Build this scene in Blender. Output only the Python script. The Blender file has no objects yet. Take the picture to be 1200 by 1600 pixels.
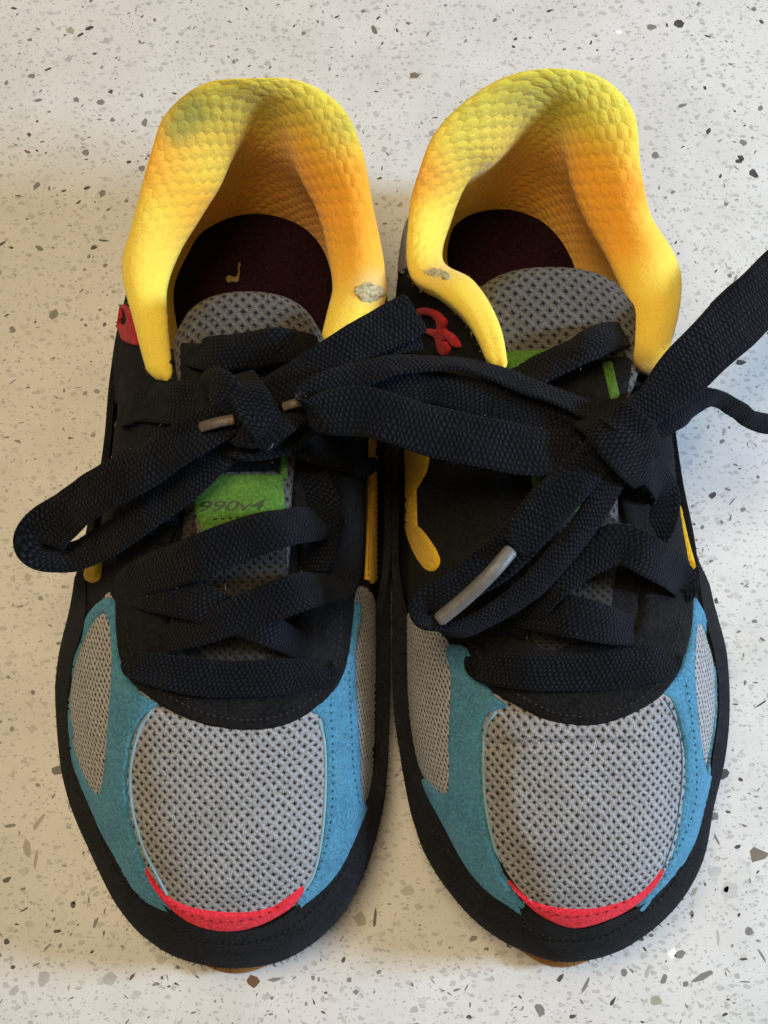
import bpy, bmesh, math, random
import numpy as np
from mathutils import Vector, Matrix, noise
from mathutils.bvhtree import BVHTree
from mathutils.geometry import delaunay_2d_cdt
R = math.radians
sc = bpy.context.scene
S = 0.01                                   # everything below is written in centimetres

# ------------------------------------------------------------------ camera
TILT, DIST, LENS_PX = R(12.0), 31.0, 1937.0
cd = bpy.data.cameras.new('camera'); cam = bpy.data.objects.new('camera', cd)
sc.collection.objects.link(cam); sc.camera = cam
cam.location = Vector((0, -DIST*math.sin(TILT), DIST*math.cos(TILT)))*S
cam.rotation_euler = (TILT, 0, 0)
cd.sensor_fit = 'VERTICAL'; cd.sensor_height = 36.0; cd.lens = 18.0/(800.0/LENS_PX)
cd.clip_start = 0.01; cd.clip_end = 50

# ------------------------------------------------------------------ light
w = bpy.data.worlds.new('World'); sc.world = w; w.use_nodes = True
bg = w.node_tree.nodes['Background']; bg.inputs[0].default_value = (1.0, 0.88, 0.70, 1); bg.inputs[1].default_value = 0.15
def area(name, loc, target, size, size_y, power, col):
    l = bpy.data.lights.new(name, 'AREA'); l.shape = 'RECTANGLE'; l.size = size*S; l.size_y = size_y*S
    l.energy = power; l.color = col
    o = bpy.data.objects.new(name, l); sc.collection.objects.link(o)
    o.location = Vector(loc)*S
    o.rotation_euler = (Vector(target)-Vector(loc)).to_track_quat('-Z', 'Y').to_euler()
    return o
area('window_light', (70, -3, 40), (0, -1, 0), 14, 14, 8.6, (0.50, 0.71, 1.0))
area('ceiling_lamp', (-13, 10, 93), (0, 0, 0), 34, 34, 6.0, (1.0, 0.785, 0.48))
sc.view_settings.view_transform = 'Standard'; sc.view_settings.look = 'None'
sc.view_settings.exposure = 0.0; sc.view_settings.gamma = 1.0

# ------------------------------------------------------------------ helpers
ct, st = math.cos(TILT), math.sin(TILT)
CAM = Vector((0, -DIST*st, DIST*ct))
def ray(px, py):
    a, b = (px-600)/LENS_PX, (800-py)/LENS_PX
    return Vector((a, b*ct+st, b*st-ct)).normalized()
def at(px, py, z):
    d = ray(px, py); t = (z-CAM.z)/d.z
    return CAM + d*t
def pix(p):
    q = p-CAM; dep = q.y*st - q.z*ct
    return 600+LENS_PX*q.x/dep, 800-LENS_PX*(q.y*ct+q.z*st)/dep
def smooth(a, b, x):
    t = min(1, max(0, (x-a)/(b-a))); return t*t*(3-2*t)
def cr(P, t, closed=False):
    """Catmull-Rom through the rows of P at the parameter t (0..n-1)"""
    n = len(P); i = int(math.floor(t)); f = t-i
    if closed: q = [P[(i+k) % n] for k in (-1, 0, 1, 2)]
    else:
        if i >= n-1: i, f = n-2, 1.0
        g = lambda k: P[k] if 0 <= k < n else (2*P[0]-P[1] if k < 0 else 2*P[-1]-P[-2])
        q = [g(i-1), g(i), g(i+1), g(i+2)]
    return 0.5*((2*q[1])+(-q[0]+q[2])*f+(2*q[0]-5*q[1]+4*q[2]-q[3])*f*f+(-q[0]+3*q[1]-3*q[2]+q[3])*f**3)
def resample(P, n, closed=False):
    P = [np.array(p, float) for p in P]; m = len(P) if closed else len(P)-1
    return [cr(P, m*k/(n if closed else n-1), closed) for k in range(n)]
def V(a): return Vector((float(a[0]), float(a[1]), float(a[2])))

ORIGIN = {}
def mk(name, verts, faces, mat, parent=None, uv=None, colors=None, smooth_on=True, kind=None, label=None):
    """links ONE mesh object; verts in centimetres in the place's frame; uv per vertex"""
    org = ORIGIN.get(parent.name, Vector((0, 0, 0))) if parent else Vector((0, 0, 0))
    me = bpy.data.meshes.new(name)
    me.from_pydata([((v[0]-org.x)*S, (v[1]-org.y)*S, (v[2]-org.z)*S) for v in verts], [], faces)
    if smooth_on: me.polygons.foreach_set('use_smooth', [True]*len(me.polygons))
    idx = np.empty(len(me.loops), int); me.loops.foreach_get('vertex_index', idx)
    if uv is not None:
        L = me.uv_layers.new(name='UVMap'); a = np.array(uv, float)[idx]
        L.data.foreach_set('uv', a.ravel())
    if colors is not None:
        ca = me.color_attributes.new('dye', 'FLOAT_COLOR', 'POINT')
        c4 = np.ones((len(verts), 4)); cc_ = np.array(colors); c4[:, :cc_.shape[1]] = cc_; ca.data.foreach_set('color', c4.ravel())
    me.materials.append(mat)
    me.update()
    o = bpy.data.objects.new(name, me); sc.collection.objects.link(o)
    if parent:
        o.parent = parent
        ORIGIN[o.name] = org
    if kind: o['kind'] = kind
    if label: o['label'] = label
    return o
def grid_faces(nu, nv, closed_u=False, closed_v=False, flip=False):
    F = []
    for i in range(nu if closed_u else nu-1):
        for j in range(nv if closed_v else nv-1):
            a, b = i*nv+j, i*nv+(j+1) % nv
            c, d = ((i+1) % nu)*nv+(j+1) % nv, ((i+1) % nu)*nv+j
            F.append((a, d, c, b) if flip else (a, b, c, d))
    return F
def grid_uv(rows, closed=False):
    """metric uv of a grid of rows of Vectors: u along the rows' index, v along each row"""
    nu, nv = len(rows), len(rows[0]); mid = nv//2; uv = []
    u = 0
    for i, r in enumerate(rows):
        if i: u += (r[mid]-rows[i-1][mid]).length
        v = [0]
        for j in range(1, nv): v.append(v[-1]+(r[j]-r[j-1]).length)
        c = v[mid]
        uv += [(u, x-c) for x in v]
    return uv

# ------------------------------------------------------------------ materials
class N:
    def __init__(s, name):
        s.m = bpy.data.materials.new(name); s.m.use_nodes = True; s.t = s.m.node_tree; s.n = s.t.nodes
        s.b = s.n['Principled BSDF']
    def new(s, typ, **kw):
        x = s.n.new(typ)
        for k, v in kw.items(): setattr(x, k, v)
        return x
    def link(s, a, b): s.t.links.new(a, b)
    def val(s, sock, v):
        if hasattr(v, 'is_output') or hasattr(v, 'links'): s.link(v, sock)
        else: sock.default_value = v
    def math(s, op, a, b=0.0, c=None, clamp=False):
        x = s.new('ShaderNodeMath', operation=op, use_clamp=clamp)
        s.val(x.inputs[0], a); s.val(x.inputs[1], b)
        if c is not None: s.val(x.inputs[2], c)
        return x.outputs[0]
    def uv(s): return s.new('ShaderNodeUVMap', uv_map='UVMap').outputs[0]
    def obj(s): return s.new('ShaderNodeTexCoord').outputs['Object']
    def sep(s, v):
        x = s.new('ShaderNodeSeparateXYZ'); s.link(v, x.inputs[0]); return x.outputs
    def noise(s, vec, scale, detail=3, rough=0.5, out='Fac'):
        x = s.new('ShaderNodeTexNoise'); s.link(vec, x.inputs['Vector'])
        x.inputs['Scale'].default_value = scale; x.inputs['Detail'].default_value = detail
        x.inputs['Roughness'].default_value = rough; return x.outputs[out]
    def mapping(s, vec, scale=(1, 1, 1), rot=(0, 0, 0)):
        x = s.new('ShaderNodeMapping'); s.link(vec, x.inputs['Vector'])
        x.inputs['Scale'].default_value = scale; x.inputs['Rotation'].default_value = rot; return x.outputs[0]
    def mix(s, f, a, b):
        x = s.new('ShaderNodeMix', data_type='RGBA'); s.val(x.inputs[0], f)
        for k, v in ((6, a), (7, b)):
            if isinstance(v, tuple): x.inputs[k].default_value = (*v, 1) if len(v) == 3 else v
            else: s.link(v, x.inputs[k])
        return x.outputs[2]
    def ramp(s, v, a, b, lo=0.0, hi=1.0):
        x = s.new('ShaderNodeMapRange', interpolation_type='SMOOTHSTEP'); s.link(v, x.inputs[0])
        for k, q in zip((1, 2, 3, 4), (a, b, lo, hi)): x.inputs[k].default_value = q
        return x.outputs[0]
    def bump(s, h, dist, strength=1.0, normal=None):
        x = s.new('ShaderNodeBump'); s.link(h, x.inputs['Height']); x.inputs['Distance'].default_value = dist*S
        x.inputs['Strength'].default_value = strength
        if normal is not None: s.link(normal, x.inputs['Normal'])
        return x.outputs[0]
    def out(s, col, normal=None, rough=0.9, sheen=0.0, spec=0.3):
        s.val(s.b.inputs['Base Color'], (*col, 1) if isinstance(col, tuple) else col)
        s.b.inputs['Roughness'].default_value = rough; s.b.inputs['Specular IOR Level'].default_value = spec
        s.b.inputs['Sheen Weight'].default_value = sheen; s.b.inputs['Sheen Roughness'].default_value = 0.5
        if normal is not None: s.link(normal, s.b.inputs['Normal'])
        return s.m
def suede(name, col, col2, grain=1.0, sheen=0.15, scale=1.0, scuff=None):
    k = N(name); o = k.obj()
    n1 = k.noise(o, 130*scale, 5, 0.6); n2 = k.noise(o, 1400, 4, 0.7); n3 = k.noise(o, 4200, 2, 0.6)
    c = k.mix(k.ramp(n1, 0.35, 0.7), col, col2)
    c2 = k.mix(k.ramp(n2, 0.3, 0.75), c, tuple(min(1, x*1.5+0.004) for x in col2))
    if scuff: c2 = k.mix(k.ramp(k.noise(k.mapping(o, (1, 0.45, 1), (0, 0, 0.5)), 330, 5, 0.7), 0.56, 0.74, 0, 0.55), c2, scuff)
    b = k.bump(n3, 0.03*grain, 0.8, k.bump(n2, 0.05*grain, 0.7))
    return k.out(c2, b, 0.95, sheen, 0.07)
def knit(name, base, dark, a=0.205, b=0.24, hole=(0.42, 0.74), rough=0.75, twist=0.0, contrast=1.0):
    """open mesh cloth: staggered holes through a layer of twisted yarn"""
    k = N(name); uv = k.uv()
    wob = k.noise(uv, 3.0, 2, 0.5, 'Color')
    add = k.new('ShaderNodeVectorMath', operation='MULTIPLY_ADD'); k.link(wob, add.inputs[0])
    add.inputs[1].default_value = (0.12, 0.12, 0); k.link(uv, add.inputs[2])
    m = k.mapping(add.outputs[0], rot=(0, 0, twist))
    X, Y, _ = k.sep(m)
    p = k.math('ADD', k.math('DIVIDE', X, a), k.math('DIVIDE', Y, b)); q = k.math('SUBTRACT', k.math('DIVIDE', X, a), k.math('DIVIDE', Y, b))
    s1 = k.math('ABSOLUTE', k.math('SINE', k.math('MULTIPLY', p, math.pi))); s2 = k.math('ABSOLUTE', k.math('SINE', k.math('MULTIPLY', q, math.pi)))
    s2 = k.math('MULTIPLY', s2, 0.9)
    nz = k.noise(uv, 7, 3, 0.6); fib = k.noise(uv, 17, 5, 0.85); dirt = k.noise(uv, 0.9, 4, 0.6)
    sm = k.math('SMOOTH_MAX', s1, s2, 0.12)
    sm = k.math('ADD', sm, k.math('MULTIPLY', k.math('SUBTRACT', nz, 0.5), 0.35))
    h = k.ramp(sm, hole[0], hole[1], 1.0, 0.0)
    # each strand is a twist of finer yarn
    t1 = k.math('SINE', k.math('MULTIPLY', k.math('ADD', q, k.math('MULTIPLY', p, 1.0)), 2*math.pi*3.0))
    hgt = k.math('ADD', sm, k.math('ADD', k.math('MULTIPLY', t1, 0.07), k.math('MULTIPLY', fib, 0.55)))
    tone = k.mix(k.ramp(k.math('ADD', k.math('MULTIPLY', fib, 0.9), k.math('MULTIPLY', sm, 0.25)), 0.42, 0.95), tuple(x*0.38 for x in base), tuple(min(1, x*1.9) for x in base))
    tone = k.mix(k.ramp(dirt, 0.45, 0.75, 0, 0.35), tone, tuple(x*0.6 for x in base))
    col = k.mix(h, tone, dark)
    return k.out(col, k.bump(hgt, 0.09, 1.0*contrast), rough, 0.03, 0.25)
def lace_mat(name, col, hi):
    """flat woven shoelace: herringbone ribs; u along in cm, v 0..1 across"""
    k = N(name); uv = k.uv(); U, W, _ = k.sep(uv)
    wb = k.math('MULTIPLY', k.noise(uv, 2.2, 3), 2.4)
    ph = k.math('ADD', k.math('ADD', k.math('MULTIPLY', U, 1/0.10), k.math('MULTIPLY', W, 1.6)), wb)
    rib = k.math('COSINE', k.math('MULTIPLY', ph, 2*math.pi))
    lane = k.math('COSINE', k.math('MULTIPLY', W, 2*math.pi*4.5))
    rib = k.math('MULTIPLY', rib, lane); val = k.math('ABSOLUTE', lane)
    fib = k.noise(k.mapping(uv, (22, 160, 1)), 1.0, 4, 0.7)
    o = k.obj(); big = k.noise(o, 120, 3)
    h = k.math('ADD', k.math('MULTIPLY', k.math('ADD', rib, 1.0), k.math('ADD', 0.3, k.math('MULTIPLY', val, 0.15))), k.math('MULTIPLY', fib, 0.55))
    f = k.math('MULTIPLY', k.ramp(h, 0.45, 1.1), k.ramp(big, 0.3, 0.7, 0.45, 1.0))
    return k.out(k.mix(f, col, hi), k.bump(h, 0.042, 0.9), 0.9, 0.03, 0.08)
def collar_mat():
    k = N('yellow_padded_knit'); uv = k.uv()
    vc = k.new('ShaderNodeVertexColor', layer_name='dye'); at_ = vc.outputs[0]; fade = vc.outputs[1]
    wob = k.noise(uv, 2.0, 2, 0.5, 'Color')
    add = k.new('ShaderNodeVectorMath', operation='MULTIPLY_ADD'); k.link(wob, add.inputs[0])
    add.inputs[1].default_value = (0.06, 0.06, 0); k.link(uv, add.inputs[2])
    X, Y, _ = k.sep(add.outputs[0])
    def cell(dx):                                    # squared distance to one of two staggered lattices
        fx = k.math('SUBTRACT', k.math('FRACT', k.math('ADD', k.math('DIVIDE', X, 0.29), dx)), 0.5)
        fy = k.math('SUBTRACT', k.math('FRACT', k.math('ADD', k.math('DIVIDE', Y, 0.46), dx)), 0.5)
        fx = k.math('MULTIPLY', fx, 0.29); fy = k.math('MULTIPLY', fy, 0.46)
        return k.math('ADD', k.math('MULTIPLY', fx, fx), k.math('MULTIPLY', fy, fy))
    d2 = k.math('MINIMUM', cell(10.0), cell(10.5))
    scale_h = k.math('SUBTRACT', 1.0, k.math('MULTIPLY', d2, 1/0.027))
    fib = k.noise(uv, 26, 4, 0.7); big = k.noise(uv, 0.7, 2, 0.5); mid = k.noise(uv, 7, 3)
    hgt = k.math('ADD', k.math('MULTIPLY', scale_h, k.math('MULTIPLY', fade, k.ramp(mid, 0.3, 0.6, 0.6, 1.0))), k.math('ADD', k.math('MULTIPLY', fib, 0.22), k.math('MULTIPLY', k.noise(uv, 9, 4, 0.7), 0.7)))
    hsv = k.new('ShaderNodeHueSaturation'); k.link(at_, hsv.inputs['Color'])
    k.link(k.ramp(big, 0.2, 0.8, 0.493, 0.507), hsv.inputs['Hue']); k.link(k.ramp(fib, 0.2, 0.8, 0.9, 1.1), hsv.inputs['Value'])
    col = k.mix(k.math('MULTIPLY', k.ramp(scale_h, 0.0, 0.35, 0.08, 0.0), fade), hsv.outputs[0], (0.36, 0.15, 0.01))
    return k.out(col, k.bump(hgt, 0.055, 0.62), 0.9, 0.25, 0.15)
def counter_mat():
    k = N('pale_quartz'); o = k.obj()
    n1 = k.noise(o, 35, 4, 0.6); n2 = k.noise(o, 260, 4, 0.65); n3 = k.noise(o, 1500, 3, 0.6)
    c = k.mix(k.ramp(n1, 0.3, 0.7), (0.60, 0.59, 0.56), (0.68, 0.67, 0.645))
    c = k.mix(k.ramp(n2, 0.56, 0.72, 0, 0.5), c, (0.48, 0.475, 0.455))
    c = k.mix(k.ramp(n3, 0.6, 0.75, 0, 0.5), c, (0.46, 0.45, 0.43))
    c = k.mix(k.ramp(n3, 0.25, 0.4, 0.35, 0), c, (0.78, 0.77, 0.75))
    dis = k.new('ShaderNodeVectorMath', operation='MULTIPLY_ADD'); k.link(k.noise(o, 420, 3, 0.6, 'Color'), dis.inputs[0]); dis.inputs[1].default_value = (0.0022, 0.0022, 0); k.link(o, dis.inputs[2])
    for sc_, thr, cc, f_ in ((330, 0.30, (0.36, 0.355, 0.34), 0.6), (620, 0.26, (0.30, 0.295, 0.28), 0.6), (210, 0.24, (0.47, 0.465, 0.445), 0.6)):
        vo = k.new('ShaderNodeTexVoronoi', voronoi_dimensions='2D'); k.link(k.mapping(dis.outputs[0], (1, 1.7, 1), (0, 0, -0.35)), vo.inputs['Vector']); vo.inputs['Scale'].default_value = sc_
        rnd, _g, _b = k.sep(vo.outputs['Color']); lim = k.math('MULTIPLY', k.math('POWER', rnd, 2.0), thr)
        m_ = k.ramp(k.math('SUBTRACT', lim, vo.outputs['Distance']), -0.006, 0.012, 0, f_)
        c = k.mix(m_, c, cc)
    k.out(c, k.bump(n2, 0.004, 0.4), 0.42, 0, 0.35); return k.m
def plain(name, col, rough=0.6, spec=0.4, amp=0.12, scale=300, grain=0.02):
    k = N(name); o = k.obj(); n1 = k.noise(o, scale, 4, 0.65)
    c = k.mix(n1, tuple(x*(1-amp) for x in col), tuple(min(1, x*(1+amp)) for x in col))
    return k.out(c, k.bump(k.noise(o, scale*5, 3), grain, 0.5), rough, 0, spec)
M = dict(
    black=suede('black_suede', (0.0026, 0.0026, 0.0028), (0.0105, 0.010, 0.0105), 1.8, 0.03, 1.6, (0.020, 0.0195, 0.020)),
    rand=suede('black_rand_suede', (0.0026, 0.0028, 0.0034), (0.011, 0.0115, 0.0135), 1.8, 0.04, 1.6, (0.030, 0.031, 0.035)),
    blue=suede('blue_suede', (0.036, 0.165, 0.26), (0.075, 0.26, 0.385), 1.8, 0.15, 1.0, (0.16, 0.25, 0.28)),
    red=suede('red_band_suede', (0.52, 0.014, 0.028), (0.68, 0.03, 0.05), 1.0, 0.1),
    loopred=suede('red_loop_webbing', (0.30, 0.008, 0.016), (0.42, 0.02, 0.03), 1.0, 0.1),
    yellow=suede('yellow_suede', (0.72, 0.36, 0.02), (0.82, 0.46, 0.03), 1.0, 0.1),
    green=suede('green_label', (0.042, 0.115, 0.016), (0.07, 0.155, 0.024), 0.6, 0.1),
    print=plain('dark_green_print', (0.008, 0.028, 0.006), 0.5),
    mesh=knit('grey_mesh', (0.37, 0.36, 0.355), (0.03, 0.021, 0.02), hole=(0.30, 0.66)),
    sidemesh=knit('grey_side_mesh', (0.52, 0.50, 0.48), (0.05, 0.047, 0.044), 0.17, 0.22, (0.36, 0.66)),
    tongue=knit('grey_tongue_mesh', (0.125, 0.112, 0.098), (0.012, 0.011, 0.010), 0.26, 0.26, (0.32, 0.62)),
    shademesh=knit('shaded_tongue_mesh', (0.035, 0.029, 0.022), (0.006, 0.005, 0.004), 0.2, 0.2, (0.32, 0.62)),  # tongue mesh again, with the shade of its lower part put into the colour
    lace=lace_mat('black_lace', (0.0018, 0.0022, 0.0034), (0.017, 0.020, 0.029)),
    aglet=plain('clear_grey_aglet', (0.12, 0.117, 0.115), 0.35, 0.5, 0.45, 700),
    aglet2=plain('brown_aglet', (0.10, 0.07, 0.052), 0.4, 0.4, 0.5, 900),
    collar=collar_mat(),
    insole=suede('maroon_insole', (0.006, 0.0010, 0.0032), (0.010, 0.0018, 0.0048), 0.6, 0.02),
    gum=plain('gum_rubber', (0.42, 0.19, 0.05), 0.6, 0.3),
    foam=plain('black_foam', (0.012, 0.012, 0.013), 0.8, 0.2),
    wear=suede('worn_foam', (0.28, 0.22, 0.07), (0.62, 0.56, 0.36), 2.0, 0.0, 6.0),
    gold=plain('gold_thread', (0.15, 0.095, 0.015), 0.6),
    teal=plain('teal_thread', (0.02, 0.10, 0.15), 0.7),
    darkred=plain('dark_red_thread', (0.22, 0.006, 0.012), 0.7),
    blackthread=plain('black_thread', (0.006, 0.006, 0.007), 0.7, 0.2),
    collarhair=plain('yellow_fibre', (0.90, 0.62, 0.10), 0.9, 0.1),
    lacehair=plain('black_fibre', (0.014, 0.017, 0.024), 0.8, 0.2),
    suedehair=plain('suede_fibre', (0.016, 0.016, 0.018), 0.8, 0.2),
    dullthread=plain('dull_black_thread', (0.018, 0.018, 0.02), 0.7, 0.3),
    fray=suede('frayed_edge', (0.01, 0.01, 0.012), (0.17, 0.18, 0.20), 2.0, 0.0, 6.0),
    heelgrey=suede('grey_heel_suede', (0.16, 0.14, 0.125), (0.24, 0.215, 0.19)),
    greythread=plain('pale_thread', (0.40, 0.38, 0.36), 0.8),
    piping=plain('pale_blue_edge', (0.22, 0.36, 0.44), 0.85, 0.2, 0.25, 600),
    counter=counter_mat(),
)
def chipmat(name, col): return plain(name, col, 0.35, 0.45, 0.18, 420, 0.001)

# ------------------------------------------------------------------ the counter
cw, ch, cz = 60.0, 45.0, 3.0
bm = bmesh.new(); bmesh.ops.create_cube(bm, size=1)
for v in bm.verts: v.co = Vector((v.co.x*2*cw, v.co.y*2*ch, (v.co.z-0.5)*cz))*S
me = bpy.data.meshes.new('countertop'); bm.to_mesh(me); bm.free(); me.materials.append(M['counter'])
counter = bpy.data.objects.new('countertop', me); sc.collection.objects.link(counter); counter['kind'] = 'structure'
rng = random.Random(11)
def chip_outline(rg, r, kind):
    n = rg.randint(5, 8); asp = {'blob': rg.uniform(0.55, 0.95), 'shard': rg.uniform(0.28, 0.5), 'sliver': rg.uniform(0.13, 0.25)}[kind]
    out = []
    for k in range(n):
        a = 2*math.pi*(k+rg.uniform(-0.3, 0.3))/n; q = r*rg.uniform(0.72, 1.12)
        out.append((q*math.cos(a), q*asp*math.sin(a)))
    return out
def chip_mesh(name, outs, mats, top=0.004):
    vs, fs, mi = [], [], []
    for (poly, x, y, rot, m) in outs:
        b = len(vs); n = len(poly); c, s_ = math.cos(rot), math.sin(rot)
        for zz, sh in ((-0.02, 1.0), (top, 1.0)):
            for (a, d) in poly: vs.append(((x+a*c-d*s_)*S, (y+a*s_+d*c)*S, zz*S))
        fs.append(tuple(range(b+n, b+2*n))); mi.append(m)
        for k in range(n): fs.append((b+k, b+(k+1) % n, b+n+(k+1) % n, b+n+k)); mi.append(m)
    me = bpy.data.meshes.new(name); me.from_pydata(vs, [], fs); me.update()
    for q in mats: me.materials.append(q)
    me.polygons.foreach_set('material_index', mi); return me
CM = [chipmat('grey_chip', (0.20, 0.198, 0.188)), chipmat('dark_chip', (0.075, 0.07, 0.062)), chipmat('light_chip', (0.42, 0.415, 0.395)),
      chipmat('brown_chip', (0.19, 0.155, 0.125)), chipmat('white_chip', (0.92, 0.92, 0.90)), chipmat('tan_chip', (0.36, 0.33, 0.26)), chipmat('amber_chip', (0.13, 0.06, 0.02)),
      chipmat('faint_chip', (0.50, 0.495, 0.475))]
shapes = []
for k in range(40):
    kind = 'blob' if k % 5 in (0, 1) else 'shard' if k % 5 in (2, 3) else 'sliver'
    mcol = rng.choices([0, 1, 2, 7, 3, 5], [10, 6, 7, 3, 1, 2])[0]
    shapes.append(chip_mesh('stone_chip', [(chip_outline(rng, 1.0, kind), 0, 0, 0, 0)], [CM[mcol]], top=0.004))
def put_chip(me, x, y, r, rot):
    o = bpy.data.objects.new('stone_chip', me); sc.collection.objects.link(o); o.parent = counter
    o.location = (x*S, y*S, 0); o.scale = (r, r, 1); o.rotation_euler = (0, 0, rot)
# the ones one can point at in the photograph: px, py, length px, turn, colour, kind
SIG = [(1184, 1336, 34, 20, 3, 'blob'), (1050, 1490, 17, 60, 4, 'blob'), (1062, 1492, 18, 20, 0, 'blob'), (1100, 1525, 40, 22, 0, 'sliver'), (1026, 1563, 20, 0, 5, 'blob'),
       (563, 1438, 26, 100, 5, 'blob'), (396, 1533, 20, 60, 6, 'blob'), (171, 1530, 24, 0, 2, 'blob'), (967, 50, 14, 20, 4, 'blob'), (1060, 37, 19, -40, 1, 'blob'),
       (1018, 42, 19, -10, 0, 'blob'), (1106, 57, 13, -25, 1, 'shard'), (1190, 34, 11, -40, 1, 'blob'), (1066, 165, 20, 25, 0, 'shard'), (1107, 205, 14, 70, 1, 'blob'),
       (1013, 200, 18, -5, 2, 'blob'), (1025, 243, 14, 60, 0, 'blob'), (1158, 247, 16, -50, 1, 'blob'), (1178, 272, 20, -50, 1, 'blob'), (1150, 262, 14, -45, 1, 'sliver'),
       (22, 13, 12, -10, 1, 'shard'), (140, 44, 20, 15, 1, 'shard'), (126, 54, 14, 30, 1, 'shard'), (108, 92, 16, 30, 2, 'blob'), (119, 156, 15, 0, 0, 'blob'),
       (157, 160, 15, 0, 0, 'blob'), (226, 192, 17, 80, 0, 'blob'), (173, 143, 10, 20, 1, 'blob'), (60, 157, 17, 15, 0, 'shard'), (49, 119, 15, 0, 0, 'blob'),
       (10, 1375, 18, 30, 1, 'shard'), (149, 1443, 20, 70, 0, 'shard'), (90, 1455, 16, 5, 1, 'shard'), (74, 1480, 18, 45, 0, 'sliver'), (253, 1499, 20, 0, 2, 'blob'),
       (68, 1530, 22, 80, 2, 'blob'), (22, 1548, 22, 60, 2, 'blob'), (207, 1526, 13, 60, 1, 'shard'), (61, 1284, 34, 55, 5, 'sliver'), (16, 1290, 22, 10, 0, 'shard'),
       (43, 1326, 30, 100, 5, 'shard'), (56, 1342, 30, 85, 5, 'sliver'), (586, 1435, 30, 85, 1, 'sliver'), (637, 1392, 26, 10, 2, 'blob'), (740, 1466, 13, 30, 0, 'blob'),
       (1120, 1312, 22, -65, 0, 'sliver'), (1118, 1362, 24, 0, 7, 'blob'), (1122, 1465, 28, -85, 2, 'sliver'), (1170, 1455, 16, 25, 0, 'blob'), (1190, 1492, 26, -60, 0, 'sliver'),
       (1012, 1518, 24, 70, 2, 'shard'), (1038, 1530, 20, 60, 0, 'shard'), (915, 1540, 28, 60, 0, 'sliver'), (1155, 252, 12, 0, 1, 'blob'), (58, 290, 20, 60, 0, 'shard'),
       (29, 306, 11, 0, 1, 'shard'), (100, 298, 12, 15, 1, 'shard'), (136, 294, 14, 20, 1, 'shard'), (123, 316, 13, 45, 1, 'shard'), (162, 376, 22, -8, 1, 'sliver'),
       (62, 388, 20, -25, 0, 'shard'), (3, 381, 16, 40, 1, 'shard'), (147, 387, 12, 30, 1, 'blob'), (1140, 1390, 30, 10, 7, 'blob'), (1172, 1376, 11, 90, 1, 'sliver'), (1135, 1390, 10, 80, 1, 'blob')]
taken = []
for (px, py, ln, rot, c, kind) in SIG:
    p = at(px, py, 0); r = ln/2/62.0
    put_chip(chip_mesh('stone_chip', [(chip_outline(rng, r, kind), 0, 0, 0, 0)], [CM[c]]), p.x, p.y, 1, R(rot)); taken.append((p.x, p.y, r+0.05))
def free(x, y, r):
    for (a, b, q) in taken:
        if (a-x)**2+(b-y)**2 < (q+r)**2: return False
    return True
def under(px, py):                          # wholly below a shoe
    return (230 < px < 560 or 660 < px < 1010) and 230 < py < 1420
cnt = 0; tries = 0
while cnt < 232 and tries < 9000:
    tries += 1
    px, py = rng.uniform(-10, 1210), rng.uniform(-10, 1610)
    if under(px, py): continue
    p = at(px, py, 0); r = rng.choice([0.07, 0.075, 0.085, 0.09, 0.1, 0.11, 0.12, 0.14, 0.17])
    if not free(p.x, p.y, r*0.8): continue
    taken.append((p.x, p.y, r)); put_chip(rng.choice(shapes), p.x, p.y, r, rng.gauss(0.35, 0.9)); cnt += 1
tiny = []
for k in range(9000):
    px, py = rng.uniform(-300, 1500), rng.uniform(-300, 1900)
    p = at(px, py, 0); r = rng.choice([0.016, 0.02, 0.026, 0.034, 0.044, 0.056, 0.068, 0.08])
    if not free(p.x, p.y, r*0.6): continue
    tiny.append((chip_outline(rng, r, rng.choice(['blob', 'shard', 'shard', 'sliver'])), p.x, p.y, rng.gauss(0.35, 0.9), rng.choices([0, 1, 2, 7], [8, 3.5, 6, 4])[0]))
# beyond the picture's edge the larger chips go on too
for k in range(1500):
    x, y = rng.uniform(-22, 22), rng.uniform(-24, 26); q = pix(Vector((x, y, 0)))
    if -12 < q[0] < 1212 and -12 < q[1] < 1612: continue
    r = rng.choice([0.07, 0.09, 0.11, 0.14])
    tiny.append((chip_outline(rng, r, rng.choice(['blob', 'shard', 'shard'])), x, y, rng.gauss(0.35, 0.9), rng.choices([0, 1, 2, 7], [5, 3, 5, 6])[0]))
o = bpy.data.objects.new('stone_speck', chip_mesh('stone_speck', tiny, CM, top=0.002)); sc.collection.objects.link(o); o.parent = counter; o['kind'] = 'stuff'

# ------------------------------------------------------------------ shoe builder
def bvh_of(parts):
    vs, fs = [], []
    for (v, f) in parts:
        b = len(vs); vs += [V(x) for x in v]; fs += [tuple(i+b for i in q) for q in f]
    return BVHTree.FromPolygons(vs, fs)
def hit(bvh, px, py, toward=None):
    for k in range(9):
        q = (px, py) if not k or toward is None else (px+(toward[0]-px)*k*0.012, py+(toward[1]-py)*k*0.012)
        loc, nor, i, d = bvh.ray_cast(CAM, ray(*q))
        if loc is not None:
            if nor.dot(ray(*q)) > 0: nor = -nor
            return loc, nor
    loc, nor, i, d = bvh.find_nearest(at(px, py, 3.0))
    if nor.dot(ray(px, py)) > 0: nor = -nor
    return loc, nor
def inside(p, poly):
    x, y = p; c = False; n = len(poly); j = n-1
    for i in range(n):
        xi, yi = poly[i]; xj, yj = poly[j]
        if (yi > y) != (yj > y) and x < (xj-xi)*(y-yi)/(yj-yi)+xi: c = not c
        j = i
    return c
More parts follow.
